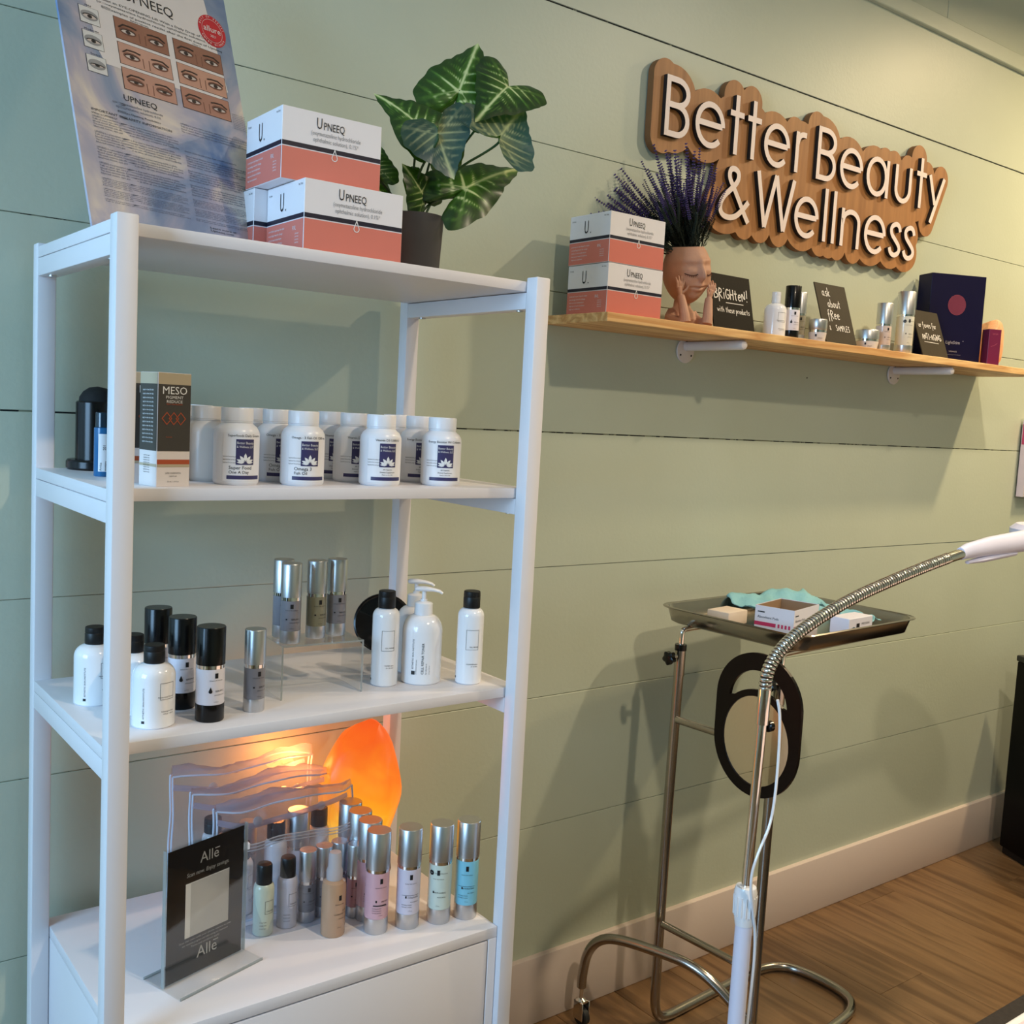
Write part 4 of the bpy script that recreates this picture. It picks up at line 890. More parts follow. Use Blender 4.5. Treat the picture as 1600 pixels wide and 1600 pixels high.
# ---- clear bags
def bag(name, label, loc, rz, W_, D0, D1, H_, zip_=False, top_in=.0, group=None, seed=0, lean=0):
    t = thing(name, label, 'bag', loc, rz, group); rnd = random.Random(seed); nx, nz = 22, 14
    def P(u, v, s):       # u 0..1 across, v 0..1 up, s -1 front 1 back
        dep = (D0*(1-v)+D1*v)*min(1, 6*u+.35, 6*(1-u)+.35)
        x = (u-.5)*W_*(1-top_in*v*v); wv = .0025*math.sin(u*17+seed+v*5)*v+.0022*math.sin(v*13+u*7+seed*2)
        return (x, s*dep/2+wv+lean*v*v, v*H_+.003*math.sin(u*9+seed)*v*v)
    for s, nm in ((-1, 'front_panel'), (1, 'back_panel')):
        b = B(); V = [P(i/nx, j/nz, s) for j in range(nz+1) for i in range(nx+1)]
        b.add(V, [(j*(nx+1)+i, j*(nx+1)+i+1, (j+1)*(nx+1)+i+1, (j+1)*(nx+1)+i) for j in range(nz) for i in range(nx)], 0, True); b.link(nm, t, M_VINYL, 180)
    for u in (0, 1):
        b = B(); V = []
        for j in range(nz+1):
            for k in range(4): a, c = P(u, j/nz, -1), P(u, j/nz, 1); q = k/3; V.append([a[i]*(1-q)+c[i]*q for i in range(3)])
        b.add(V, [(j*4+k, j*4+k+1, (j+1)*4+k+1, (j+1)*4+k) for j in range(nz) for k in range(3)], 0, True); b.link('gusset', t, M_VINYL, 180)
    b = B(); V = [P(i/nx, 0, s) for s in (-1, 1) for i in range(nx+1)]; b.add([(x, y, z+.0006) for x, y, z in V], [(i, i+1, nx+2+i, nx+1+i) for i in range(nx)]); b.link('bottom_panel', t, M_VINYL)
    return t, P
def piping(t, P, H_, r=.0016):
    for s in (-1, 1):
        for u in (0, 1): B().tube([P(u, j/14, s) for j in range(15)], r, 6).link('piping', t, PIPING)
        B().tube([P(i/22, 1, s) for i in range(23)], r, 6).link('piping', t, PIPING)
        B().tube([(x, y, z+.0012) for x, y, z in [P(i/22, 0, s) for i in range(23)]], r, 6).link('piping', t, PIPING)
def flap(t, P, seed, W_, drop=.02, ky=-.03):
    b = B(); rnd = random.Random(seed); nx = 26; V = []
    for j in range(7):
        v = j/6
        for i in range(nx+1):
            u = i/nx; a = P(u, 1, 1); c = P(u, 1, -1); hump = .013*math.sin(v*PI)*(1+.5*math.sin(u*6+seed*2))+.0022*math.sin(u*21+seed*3+v*6)+.0016*math.sin(u*47-v*9)
            V.append((a[0]*(1-v)+c[0]*v, a[1]*(1-v)+c[1]*v, a[2]*(1-v)+c[2]*v+hump*.9))
    b.add(V, [(j*(nx+1)+i, j*(nx+1)+i+1, (j+1)*(nx+1)+i+1, (j+1)*(nx+1)+i) for j in range(6) for i in range(nx)], 0, True); b.link('top_flap', t, M_VINYLT, 180)
    V = [P(i/nx, 1, -1) for i in range(nx+1)]
    b = B(); pts = smooth([(x, y-.004, z-.010-.016*math.sin(i/nx*PI+.4)) for i, (x, y, z) in enumerate(V)][::3], 2); b.tube(pts, .0050, 8, flat=(1, .35)); b.link('flap_band', t, M_VINYLT)
    for u in (.25, .72):
        x, y, z = P(u, .9, -1); B().lathe([(.0075, 0), (.0075, .0016), (.0045, .003), (0, .003)], 20, T=lambda a, b_, c: (x+a, y-.002-c, z+b_)).link('snap_button', t, clearmat('clear_snap', (.9, .92, .95), 1.6, .05, .35))
GBG = 'clear vinyl bags at the back of the cabinet top'
t, P = bag('vinyl_bag', 'rearmost clear vinyl bag with pale edging against the wall', (.700, -.062, Z4), 2, .250, .042, .03, .205, seed=1, group=GBG); piping(t, P, .205); flap(t, P, 1, .25)
t, P = bag('vinyl_bag', 'middle clear vinyl bag with folded top, left side showing', (.712, -.112, Z4), 2, .245, .042, .03, .190, seed=2, group=GBG); piping(t, P, .19); flap(t, P, 2, .245)
t, P = bag('vinyl_bag', 'front clear vinyl bag holding black and silver capped bottles', (.727, -.170, Z4), 2, .240, .056, .036, .180, seed=3, group=GBG); piping(t, P, .18); flap(t, P, 3, .24)
GK = 'bottles inside the vinyl bags'
kb = airless('serum_bottle', 'wide silver-capped bottle inside the front vinyl bag', (.757, -.158, Z4+.001), 20, .0185, .148, .40, .16, SILVER, WL_, SILVER, GK)
lotion('lotion_bottle', 'glossy black-capped bottle in front vinyl bag, left of silver cap', 'bottle', (.716, -.160, Z4+.001), 20, .0185, .108, .0145, .030, BLACK, GK)
lotion('lotion_bottle', 'black-capped bottle in front vinyl bag, right of silver cap', 'bottle', (.797, -.153, Z4+.001), 20, .0180, .112, .0140, .030, BLACKR, GK)
lotion('lotion_bottle', 'black-capped bottle in vinyl bag just above the flyer corner', 'bottle', (.655, -.165, Z4+.001), 20, .0190, .090, .0140, .026, BLACKR, GK)
airless('serum_bottle', 'grey silver-capped tube in vinyl bag near its left end', (.688, -.112, Z4+.001), 20, .0150, .125, .40, .16, SILVER, GREY1, SILVER, GK)
lotion('lotion_bottle', 'black-capped white bottle far left inside the middle vinyl bag', 'bottle', (.628, -.112, Z4+.001), 20, .0170, .120, .0140, .024, BLACKR, GK)
t, P = bag('zip_pouch', 'small clear zip pouch of travel bottles beside the black flyer', (.7180, -.2400, Z4), -3, .190, .046, .004, .146, zip_=True, seed=4)
b = B()
for dz in (0, .005, .010): b.tube([(P(i/22, 1, 0)[0], P(i/22, 1, 0)[1], P(i/22, 1, 0)[2]-dz) for i in range(23)], .0010, 6)
b.link('zip_track', t, clearmat('zip_plastic', (.85, .87, .9), 1.5, .1, .45)); x, y, z = P(.03, 1, 0); B().bbox(x-.005, x+.009, y-.004, y+.004, z-.007, z+.003, .001).link('zip_slider', t, GLOSSW)
b = B()
for s in (-1, 1):
    for u in (0, 1): b.tube([P(u, j/14, s) for j in range(15)], .0011, 5)
    b.tube([P(i/22, 0, s) for i in range(23)], .0007, 5)
b.link('seam', t, clearmat('seam_plastic', (.7, .74, .76), 1.6, .1, .6))

# ================================================================== ON THE PINE SHELF
# --- head planter
hp = thing('head_planter', 'clay planter of a resting face on its hands holding purple lavender', 'planter', (1.648, -.098, WS), -12)
def metal_union(parts, voxel, name, parent, m):
    b = B()
    for q in parts: b.add(q.v, q.f, 0, True)
    o = b.link(name+'_raw', None, m); md = o.modifiers.new('r', 'REMESH'); md.mode = 'VOXEL'; md.voxel_size = voxel; md.use_smooth_shade = True
    s = o.modifiers.new('s', 'SMOOTH'); s.iterations = 1; s.factor = .4
    dg = bpy.context.evaluated_depsgraph_get(); me = bpy.data.meshes.new_from_object(o.evaluated_get(dg)); me.name = name
    bpy.data.objects.remove(o); n = bpy.data.objects.new(name, me); COL.objects.link(n); n.parent = parent; n.scale = (1.05, 1.05, 1.10); return n
def face_surface():
    nu, nv = 96, 72; V = []; F = []
    g = lambda d2, s: math.exp(-d2/(2*s*s))
    for j in range(nv+1):
        v = j/nv; z = -.062+.108*v          # relative to head centre; top cut at +.046
        zz = max(-1, min(1, z/.0625)); base = math.sqrt(max(0, 1-zz*zz))
        chin = 1-.12*max(0, (-z-.012)/.05)**1.3
        for i in range(nu):
            a = 2*PI*i/nu; x = math.sin(a); y = -math.cos(a); rx, ry = .0475, .052
            px, py = x*rx*base*chin, y*ry*base*(1-.10*max(0, -z-.01)/.05)
            X = px; bump = 0
            if y < 0:
                fz = z
                bump += .0100*g((X/.0045)**2+((fz+.009)/.0075)**2, 1)          # nose tip
                bump += .0050*g((X/.0042)**2+((fz-.006)/.013)**2, 1)           # bridge
                for s in (-1, 1):
                    bump -= .0050*g(((X-s*.0185)/.0105)**2+((fz-.006)/.0075)**2, 1)   # socket
                    bump += .0066*g(((X-s*.0185)/.0100)**2+((fz-.0030)/.0060)**2, 1)  # lid
                    bump += .0030*g(((X-s*.0175)/.013)**2+((fz-.019)/.004)**2, 1)     # brow
                    bump += .0025*g(((X-s*.023)/.011)**2+((fz+.018)/.010)**2, 1)      # cheek
                    bump -= .0020*g(((X-s*.0052)/.0025)**2+((fz+.0150)/.0025)**2, 1)
                bump += .0042*g((X/.0085)**2+((fz+.0245)/.0026)**2, 1)+.0045*g((X/.0070)**2+((fz+.0320)/.0030)**2, 1)  # lips
                bump -= .0028*g((X/.010)**2+((fz+.0283)/.0012)**2, 1)
                bump += .0030*g((X/.009)**2+((fz+.046)/.006)**2, 1)            # chin
            n = Vector((px/rx**2, py/ry**2, z/.0625**2)); n = n.normalized() if n.length > 0 else Vector((0, 0, -1))
            V.append(Vector((px, py, z))+n*bump*1.35)
    for j in range(nv):
        for i in range(nu): F.append((j*nu+i, j*nu+(i+1) % nu, (j+1)*nu+(i+1) % nu, (j+1)*nu+i))
    # inner bowl
    k0 = len(V)
    for j, (r, z) in enumerate(((.90, .046), (.86, .035), (.70, .024), (.0, .022))):
        for i in range(nu): a = 2*PI*i/nu; V.append(Vector((math.sin(a)*.033*r, -math.cos(a)*.036*r, z)))
    F += [(nv*nu+i, nv*nu+(i+1) % nu, k0+(i+1) % nu, k0+i) for i in range(nu)]
    for j in range(3):
        for i in range(nu): F.append((k0+j*nu+i, k0+j*nu+(i+1) % nu, k0+(j+1)*nu+(i+1) % nu, k0+(j+1)*nu+i))
    return V, F
V, F = face_surface(); tilt = Matrix.Rotation(math.radians(6), 3, 'X')@Matrix.Rotation(math.radians(-7), 3, 'Y')
hb_ = B(); hb_.add([tilt@v+Vector((0, 0, .108)) for v in V], F)
tr = B(); tr.lathe([(0, .0), (.028, .0), (.033, .004), (.036, .016), (.031, .029), (.019, .040), (.0165, .062), (0, .062)], 40, T=lambda x, y, z: (x*1.0, y*.72+.008, z))
parts = [hb_, tr]
for s in (-1, 1):
    a = B(); a.tube(smooth([(s*.022, .006, .028), (s*.034, .0, .012), (s*.030, -.028, .007), (s*.027, -.046, .006)], 2), [.0125]*13 if False else .0120, 14); parts.append(a)
    a = B(); P_ = smooth([(s*.026, -.046, .006), (s*.028, -.045, .020), (s*.031, -.040, .040), (s*.034, -.036, .056)], 2); n_ = len(P_); a.tube(P_, [.0118-.0048*i/n_ for i in range(n_)], 14); parts.append(a)
    a = B(); a.tube([(s*.034, -.036, .055), (s*.0365, -.0355, .064), (s*.038, -.036, .072)], [.0070, .0094, .0086], 12, flat=(1, .62)); parts.append(a)   # palm
    for k, (dx, l) in enumerate(((-.0076, .0200), (-.0026, .0235), (.0026, .0222), (.0074, .0180))):
        a = B(); x0 = s*(.038)+dx*.75; y0 = -.0365-.0012*k*(-s)*0
        a.tube([(x0, -.037, .069), (x0+dx*.25, -.0385, .069+l*.45), (x0+dx*.45, -.0365, .069+l*.8), (x0+dx*.5, -.034, .069+l)], [.0028, .0025, .0022, .0016], 8); parts.append(a)
    a = B(); a.tube([(s*.032, -.0385, .061), (s*.0255, -.043, .068), (s*.0225, -.0445, .075)], [.0026, .0022, .0016], 8); parts.append(a)  # thumb
CLAY = mat('terracotta_clay', srgb(188, 142, 116), .6, bump=.25, bscale=260, var=.12, vscale=28)
metal_union(parts, .0009, 'face_pot', hp, CLAY)
b = B()
for s in (-1, 1):
    for k in range(9):
        q = (k-4)/4; x = s*.0185+q*.0120; z = .108-.0035-.003*(1-q*q); r2 = math.sqrt(max(0, 1-(x/.0475)**2)); y = -.052*r2*.995-.0044
        v = tilt@Vector((x, y, z-.108))+Vector((0, 0, .108)); w = tilt@Vector((x+q*.0022, y-.0008, z-.108-.0042))+Vector((0, 0, .108)); b.tube([v, w], [.0006, .0003], 5)
    P_ = []
    for k in range(11):
        q = (k-5)/5; x = s*.0185+q*.0132; z = -.0028-.0042*(1-q*q); r2 = math.sqrt(max(0, 1-(x/.0475)**2)); P_.append(tilt@Vector((x, -.052*r2*.995-.0046*(1-.5*q*q), z))+Vector((0, 0, .108)))
    b.tube(P_, .0009, 6)
b.link('eyelashes', hp, mat('carved_line', srgb(84, 52, 40), .8)).scale = (1.05, 1.05, 1.10)
# lavender stalks
def stalk_mesh(seed, h):
    rnd = random.Random(seed); b = B(); b.tube([(0, 0, 0), (0, .001, h*.5), (0, 0, h)], [.0009, .0008, .0005], 5, 0)
    z = h*.30
    while z < h+.004:
        fl_ = z > h*.52; k = 5 if fl_ else 4; r = (.0050*(1-.45*(z-h*.5)/(h*.5)) if fl_ else .0080)
        for i in range(k):
            a = 2*PI*i/k+z*800; d = Vector((math.cos(a), math.sin(a), .55 if fl_ else 1.0)); p = Vector((0, 0, z)); q = p+d*r*rnd.uniform(.8, 1.3); sd = Vector((-math.sin(a), math.cos(a), 0))*(.0021 if fl_ else .0014); md = (p+q)/2
            b.add([p, md+sd, q, md-sd, md+Vector((0, 0, .0018 if fl_ else .0006))], [(0, 1, 4), (1, 2, 4), (2, 3, 4), (3, 0, 4), (0, 3, 2, 1)], 1 if fl_ else 0)
        z += .0046 if fl_ else .0062
    return b
LAVM = [mat('lavender_stem', srgb(48, 56, 48), .8, var=.2, spec=.2), mat('lavender_bloom', srgb(92, 76, 126), .8, var=.3, vscale=200, spec=.2)]
protos = [stalk_mesh(i, .150+.012*i).link('lavender_stalk', hp, LAVM) for i in range(4)]+[stalk_mesh(9, .198).link('leafy_stalk', hp, [LAVM[0], LAVM[0]])]
used = set()
tips = [(1.375, 1.752), (1.397, 1.772), (1.43, 1.775), (1.459, 1.822), (1.487, 1.832), (1.50, 1.85), (1.512, 1.866), (1.535, 1.875), (1.55, 1.86), (1.5635, 1.890), (1.569, 1.917), (1.586, 1.872), (1.6025, 1.898), (1.6236, 1.917), (1.64, 1.89), (1.674, 1.881), (1.71, 1.872), (1.72, 1.84), (1.70, 1.85), (1.66, 1.87)]
rnd = random.Random(3); TT = [(x, z, (rnd.uniform(-.045, .03) if x > 1.52 else rnd.uniform(.060, .074))) for x, z in tips]
for _ in range(105):
    u = rnd.random(); x = 1.42+.28*u; ztop = 1.755+.13*math.sin(min(1, u*1.15)*PI*.62)+.02*rnd.random(); TT.append((x, ztop-rnd.uniform(0, .08), rnd.uniform(-.075, .055) if x > 1.53 else rnd.uniform(.05, .074)))
for _ in range(60): TT.append((rnd.uniform(1.545, 1.705), rnd.uniform(1.765, 1.815), rnd.uniform(-.07, .055)))
for i, (x, z, dy) in enumerate(TT):
    k = i % 4 if i < len(TT)-60 else 4; o = protos[k] if k not in used else protos[k].copy()
    if k in used: COL.objects.link(o)
    used.add(k)
    base = Vector((rnd.uniform(-.022, .022), rnd.uniform(-.02, .022), .148)); tip = Vector((x-1.648, dy+.005, z-WS))
    d = tip-base; o.location = base; o.rotation_euler = d.to_track_quat('Z', 'Y').to_euler(); sc = d.length/(.150+.012*k); o.scale = (max(.9, sc*.85), max(.9, sc*.85), sc)

# --- chalk signs
CHK = mat('chalkboard', srgb(56, 49, 36), .6, bump=.1, bscale=150, var=.12, vscale=20, spec=.2); CHKD = mat('dark_chalkboard', srgb(24, 20, 12), .6, bump=.1, bscale=150, var=.12, vscale=20, spec=.15); CHALK = mat('chalk', srgb(232, 228, 222), .8, var=.03)
def strokes(b, T, ch, x, y, s, w=.08):
    G = {'B': [[(0, 0), (0, 1), (.4, .92), (.42, .62), (.05, .52), (.5, .4), (.48, .08), (0, 0)]], 'R': [[(0, -.3), (0, 1), (.4, .9), (.38, .6), (0, .5), (.45, 0)]], 'i': [[(.1, 0), (.1, .62)], [(.1, .95), (.16, 1.02)]],
     'G': [[(.5, .85), (.2, 1), (0, .5), (.2, 0), (.5, .15), (.5, .45), (.25, .45)]], 'H': [[(0, 0), (0, 1)], [(.4, 0), (.4, 1)], [(0, .5), (.4, .5)]], 't': [[(.18, .95), (.18, .1), (.3, 0)], [(0, .62), (.38, .64)]],
     'e': [[(0, .32), (.36, .36), (.3, .6), (.08, .58), (0, .25), (.14, 0), (.38, .1)]], 'N': [[(0, 0), (0, .9), (.4, .05), (.42, 1)]], '!': [[(.12, .35), (.16, 1.15)], [(.08, .0), (.12, .08)]],
     'w': [[(0, .6), (.1, 0), (.22, .45), (.34, 0), (.46, .62)]], 'h': [[(0, 1.05), (0, 0), (.04, .45), (.2, .55), (.3, .4), (.3, 0)]], 's': [[(.32, .55), (.08, .55), (.06, .34), (.3, .25), (.26, 0), (0, .04)]],
     'p': [[(0, .6), (0, -.45)], [(0, .5), (.28, .58), (.32, .2), (.02, .06)]], 'r': [[(0, 0), (0, .58)], [(0, .4), (.14, .56), (.28, .54)]], 'o': [[(.18, .6), (0, .34), (.1, 0), (.32, .1), (.34, .45), (.18, .6)]],
     'd': [[(.34, 1.05), (.34, 0)], [(.34, .45), (.1, .55), (0, .2), (.14, 0), (.34, .12)]], 'u': [[(0, .6), (.02, .1), (.2, 0), (.32, .15)], [(.33, .6), (.35, 0)]], 'c': [[(.3, .5), (.1, .58), (0, .3), (.1, 0), (.32, .06)]],
     'a': [[(.3, .5), (.1, .56), (0, .24), (.12, 0), (.3, .16)], [(.32, .6), (.32, .08), (.42, 0)]], 'k': [[(0, 1.05), (0, 0)], [(.3, .6), (.02, .28), (.34, 0)]], 'b': [[(0, 1.05), (0, 0), (.28, .04), (.32, .4), (.06, .5)]],
     'f': [[(.36, 1.0), (.2, 1.05), (.12, .8), (.1, -.35)], [(-.04, .5), (.32, .52)]], 'S': [[(.36, .9), (.1, 1), (.04, .7), (.34, .4), (.28, .04), (0, .08)]], 'A': [[(0, 0), (.22, 1), (.42, 0)], [(.06, .38), (.36, .38)]],
     'M': [[(0, 0), (.04, 1), (.22, .4), (.42, 1), (.46, 0)]], 'P': [[(0, 0), (0, 1), (.36, .88), (.32, .52), (0, .46)]], 'L': [[(0, 1), (0, 0), (.34, 0)]], 'E': [[(.34, 1), (0, 1), (0, 0), (.34, 0)], [(0, .5), (.28, .5)]],
     'v': [[(0, .6), (.16, 0), (.34, .62)]], 'I': [[(.1, 0), (.1, 1)]], 'T': [[(.2, 0), (.2, 1)], [(-.02, 1), (.42, 1)]], '-': [[(.04, .45), (.32, .45)]], '&': [[(.4, 0), (.1, .7), (.2, .95), (.3, .75), (0, .25), (.15, 0), (.4, .35)]]}
    if ch not in G: return .35*s
    for st in G[ch]:
        q = smooth([(x+a*s, y+c*s) for a, c in st], 1) if len(st) > 2 else [(x+a*s, y+c*s) for a, c in st]
        b.ribbon(T, [tuple(p[:2]) for p in q], w*s, .0006)
    return (max(a for st in G[ch] for a, c in st)+.16)*s
def write(b, T, s_t, x, y, s, w=.08, slope=0):
    x0 = x
    for ch in s_t: x += strokes(b, T, ch, x, y+(x-x0)*slope, s, w)
def chalk(label, loc, rz, W_, H_, lean, fn):
    t = thing('chalkboard_sign', label, 'sign', loc, rz, 'small chalkboard signs on the pine shelf'); le = math.radians(lean)
    T = lambda a, b_, c=0: Vector((a, b_*math.sin(le)-c*math.cos(le), .004+b_*math.cos(le)+c*math.sin(le)))
    B().bbox(0, W_, 0, H_, -.003, 0, .0006, T=T).link('slate', t, CHKD if fn is f1 else CHK)
    b = B(); fn(b, T); b.link('chalk_lettering', t, CHALK)
    B().bbox(W_*.25, W_*.8, -.012, .020, 0, .006, .001).link('foot', t, M_PINE); return t
def f1(b, T): write(b, T, 'BRiGHteN!', .010, .070, .0235, .11); b.ribbon(T, [(.046, .062), (.104, .062)], .0015, .0006); write(b, T, 'with these products', .016, .040, .0118, .12)
def f2(b, T): write(b, T, 'ask', .022, .124, .0215, .10); write(b, T, 'about', .036, .096, .0200, .10); write(b, T, 'fRee', .028, .066, .022, .10); write(b, T, '&', .024, .036, .012, .12); write(b, T, 'SAMPLES', .050, .036, .0150, .12)
def f3(b, T): write(b, T, 'Our faves for', .008, .084, .0150, .11); write(b, T, 'ANTI-AGING', .018, .050, .0175, .11); b.ribbon(T, [(.022, .043), (.090, .042)], .0014, .0006)
SK = 22
chalk('black chalkboard sign reading BRIGHTEN! with these products', (1.7180, -.125, WS), 0, .134, .126, 13, f1)
chalk('tall grey chalkboard sign reading ask about free samples', (2.1090, -.130, WS), 0, .122, .157, 19, f2)
chalk('small grey chalkboard sign about ANTI-AGING before the navy box', (2.5180, -.134, WS), 0, .122, .133, 20.5, f3)
# --- bottles on the pine shelf
GW = 'bottles and jars on the pine shelf'
lotion('lotion_bottle', 'all-white lotion bottle right of the BRIGHTEN chalkboard', 'bottle', (1.9480, -.100, WS), -30, .0255, .082, .0105, .026, GLOSSW, GW, box=True, side=False)
airless('serum_bottle', 'black-capped serum pump on pine shelf beside the all-white bottle', (1.9930, -.112, WS), -27, .0180, .126, .40, .185, BLACK, WL_, BLACK, GW, drop=True)
airless('serum_bottle', 'slim silver tube behind the black pump on pine shelf', (2.0500, -.090, WS), -36, .0150, .119, .42, .16, SILVER, mat('smoky_clear_bottle', srgb(150, 146, 128), .25, coat=.3), SILVER, GW)
def jar(label, loc, R, h):
    t = thing('cream_jar', label, 'jar', loc, -62, GW)
    B().lathe([(0, 0), (R*.78, 0), (R*.84, .001), (R*.98, h*.42), (R*.98, h*.46), (0, h*.46)], 36).link('body', t, mat('frosted_jar', srgb(214, 206, 200), .2, coat=.4))
    B().lathe([(R*.97, h*.46), (R*.99, h*.465), (R*.99, h*.56), (R*.97, h*.565)], 36).link('collar', t, CHROME)
    B().lathe([(R*.99, h*.565), (R, h*.57), (R, h*.95), (R*.95, h), (0, h)], 36).link('lid', t, SILVER)
    T = cyl(R*.93); b = B(); b.quad(T, -.002, .002, h*.28, h*.38, .0012); b.text('CREAM', .0036, T, .004, h*.2, 'L', .0010); b.link('lettering', t, INK); return t
jar('small silver-lidded cream jar left of the ask chalkboard', (2.0830, -.120, WS), .0215, .058)
jar('wider silver-lidded cream jar right of the ask chalkboard', (2.3050, -.105, WS), .0290, .053)
airless('serum_bottle', 'silver-capped tube between the wide jar and the taller tube', (2.3620, -.112, WS), -20, .0195, .1250, .42, .16, SILVER, mat('clear_pinkish_bottle', srgb(206, 188, 178), .25, coat=.3), SILVER, GW)
airless('serum_bottle', 'tallest silver-capped bottle with dark flower mark on pine shelf', (2.4550, -.112, WS), -28, .0225, .1640, .36, .16, SILVER, mat('pale_glass_bottle', srgb(216, 214, 198), .25, coat=.3), SILVER, GW, extra=ex_mint)
# --- navy device box
nb = thing('device_box', 'large navy blue box with crimson circle standing on pine shelf', 'box', (2.637, -.066, WS), -25)
B().bbox(0, .168, 0, .062, 0, .240, .001).link('carton', nb, mat('navy_card', srgb(18, 16, 48), .4, var=.05, spec=.2))
T = fr((0, 0, 0)); b = B(); b.ell(T, .083, .158, .0265, .0265, .0004, 0, 40); b.link('crimson_circle', nb, mat('crimson_print', srgb(112, 44, 66), .4, var=.25, vscale=25))
b = B(); b.ribbon(T, arc(.083, .158, .0270, .0270, 0, 360, 40)[:-1], .0008, .0005, closed=True); b.link('circle_rim', nb, mat('rose_print', srgb(150, 70, 84), .4))
b = B(); b.text('LightStim', .0120, T, .058, .052, 'L', .0004); b.ell(T, .112, .061, .0012, .0012, .0004); b.text('WRINKLES', .0052, T, .083, .030, 'C', .0004); b.quad(T, .060, .108, .0225, .0229, .0004); b.link('silver_lettering', nb, mat('pale_silver_print', srgb(176, 172, 180), .4))
T = fr((0, .062, 0), (0, -1, 0)); b = B(); Tv = lambda a, b_, c=0: T(.030-b_, .10+a, c); b.text('LightStim', .010, Tv, 0, 0, 'L', .0004); b.link('side_lettering', nb, mat('dim_rose_print', srgb(64, 36, 66), .4))
mb = thing('small_box', 'small magenta upright box in front of the salt stone', 'box', (2.803, -.152, WS), -25)
B().bbox(0, .038, 0, .030, 0, .100, .0006).link('carton', mb, mat('magenta_card', srgb(112, 30, 66), .35, var=.05))
T = fr((0, 0, 0)); b = B(); b.text('serum', .007, T, .019, .085, 'C', .0004); b.ribbon(T, [(.008, .052), (.018, .055), (.028, .062)], .0008, .0004); b.link('rose_lettering', mb, mat('rose_print2', srgb(180, 90, 110), .4))
ss = thing('salt_stone', 'rough pink salt stone at the far end of pine shelf', 'stone', (2.962, -.068, WS), 0)
rock('rock', ss, (0, 0, .074), .050, .044, .078, 9, mat('pink_salt', srgb(226, 168, 124), .5, bump=.6, bscale=90, var=.22, vscale=40, sss=.2), chips=26, taper=.12, bump=.2)

# ================================================================== INSTRUMENT STAND AND TRAY
tl = thing('instrument_stand', 'stainless steel wheeled instrument stand against the wall', 'trolley', (1.63, -.168, 0), 4)
RB = .0108
leg = smooth([(.006, 0, .82), (0, 0, .50), (0, 0, .10), (.004, 0, .035), (.035, 0, .0125), (.12, 0, .0115), (.34, 0, .0115), (.43, -.010, .0115), (.475, -.06, .0115), (.475, -.19, .0115), (.43, -.240, .0115), (.34, -.252, .0115), (.12, -.252, .0115), (.035, -.252, .0125), (.004, -.252, .035), (0, -.252, .10), (0, -.252, .50), (.006, -.252, .82)], 3)
B().tube(leg, RB, 16).link('base_frame', tl, STEEL)
for y in (0, -.252):
    B().tube([(.006, y, .80), (.006, y, .858)], .0118, 16).link('sleeve', tl, STEEL)
    B().tube([(.006, y, .855), (.006, y, .868)], .0128, 16).link('collar', tl, BLACK)
    B().tube(smooth([(.006, y, .79), (.006, y, .888), (.008, y, .8985), (.03, y, .8998), (.24, y, .8998), (.40, y, .8998)], 3), .0062, 12).link('support_rod', tl, CHROME)
    kn = B(); kn.lathe([(.006, 0), (.0135, .002), (.0135, .013), (.008, .016), (0, .016)], 30, T=lambda a, b_, c: (-.022-c, y+a, .842+b_), mod=lambda a: 1+.14*math.cos(a*5)); kn.link('knob', tl, BLACK)
    B().tube([(-.006, y, .842), (-.024, y, .842)], .0045, 10).link('knob_bolt', tl, CHROME)
for z in (.705, .245): B().tube([(0, -.008, z), (0, -.244, z)], .0080, 14).link('crossbar', tl, STEEL)
armp = smooth([(-.118, .112, .085), (-.118, .112, .115), (-.116, .102, .175), (-.108, .070, .213), (-.095, .020, .226), (-.070, -.060, .226), (-.050, -.130, .224), (-.030, -.190, .195), (.0, -.270, .12), (.02, -.32, .05), (.05, -.36, .0125), (.12, -.40, .0125), (.25, -.42, .0125)], 3)
B().tube(armp, RB, 16).link('arm', tl, STEEL)
cs = B(); cs.tube([(-.118, .112, .045), (-.118, .112, .092)], .005, 10); cs.lathe([(.0, .052), (.011, .052), (.012, .056), (.0, .064)], 18, c=(-.118, .112, 0)); cs.bbox(-.130, -.127, .094, .122, .014, .056, .001); cs.bbox(-.109, -.106, .094, .122, .014, .056, .001); cs.bbox(-.130, -.106, .100, .122, .050, .056, .001)
cso = cs.link('caster', tl, CHROME)
B().lathe([(0, -.008), (.017, -.008), (.0195, -.006), (.0195, .006), (.017, .008), (0, .008)], 28, T=lambda a, b_, c: (-.118+c, .106+a, .0198+b_)).link('wheel', cso, mat('dark_rubber', srgb(34, 36, 38), .6))
tr_ = thing('tray', 'rectangular stainless steel tray resting on the instrument stand', 'tray', (1.862, -.270, .9075), 3)
def rrect(w, d, r, n=8):
    P = []
    for cx, cy, a0 in ((w/2-r, d/2-r, 0), (-w/2+r, d/2-r, 90), (-w/2+r, -d/2+r, 180), (w/2-r, -d/2+r, 270)):
        for i in range(n+1): a = math.radians(a0+90*i/n); P.append((cx+r*math.cos(a), cy+r*math.sin(a)))
    return P
W_, D_ = .452, .378; rings = [(W_-.07, D_-.07, .02, .002), (W_-.050, D_-.050, .03, 0), (W_-.036, D_-.036, .034, .004), (W_-.020, D_-.020, .036, .0345), (W_-.005, D_-.005, .038, .0365), (W_, D_, .04, .0345), (W_-.004, D_-.004, .038, .0325), (W_-.018, D_-.018, .036, .0315), (W_-.032, D_-.032, .034, .003), (W_-.048, D_-.048, .03, -.0012)]
b = B(); V = []; n_ = 36
for (w, d, r, z) in rings: V += [(x, y, z) for x, y in rrect(w, d, r)]
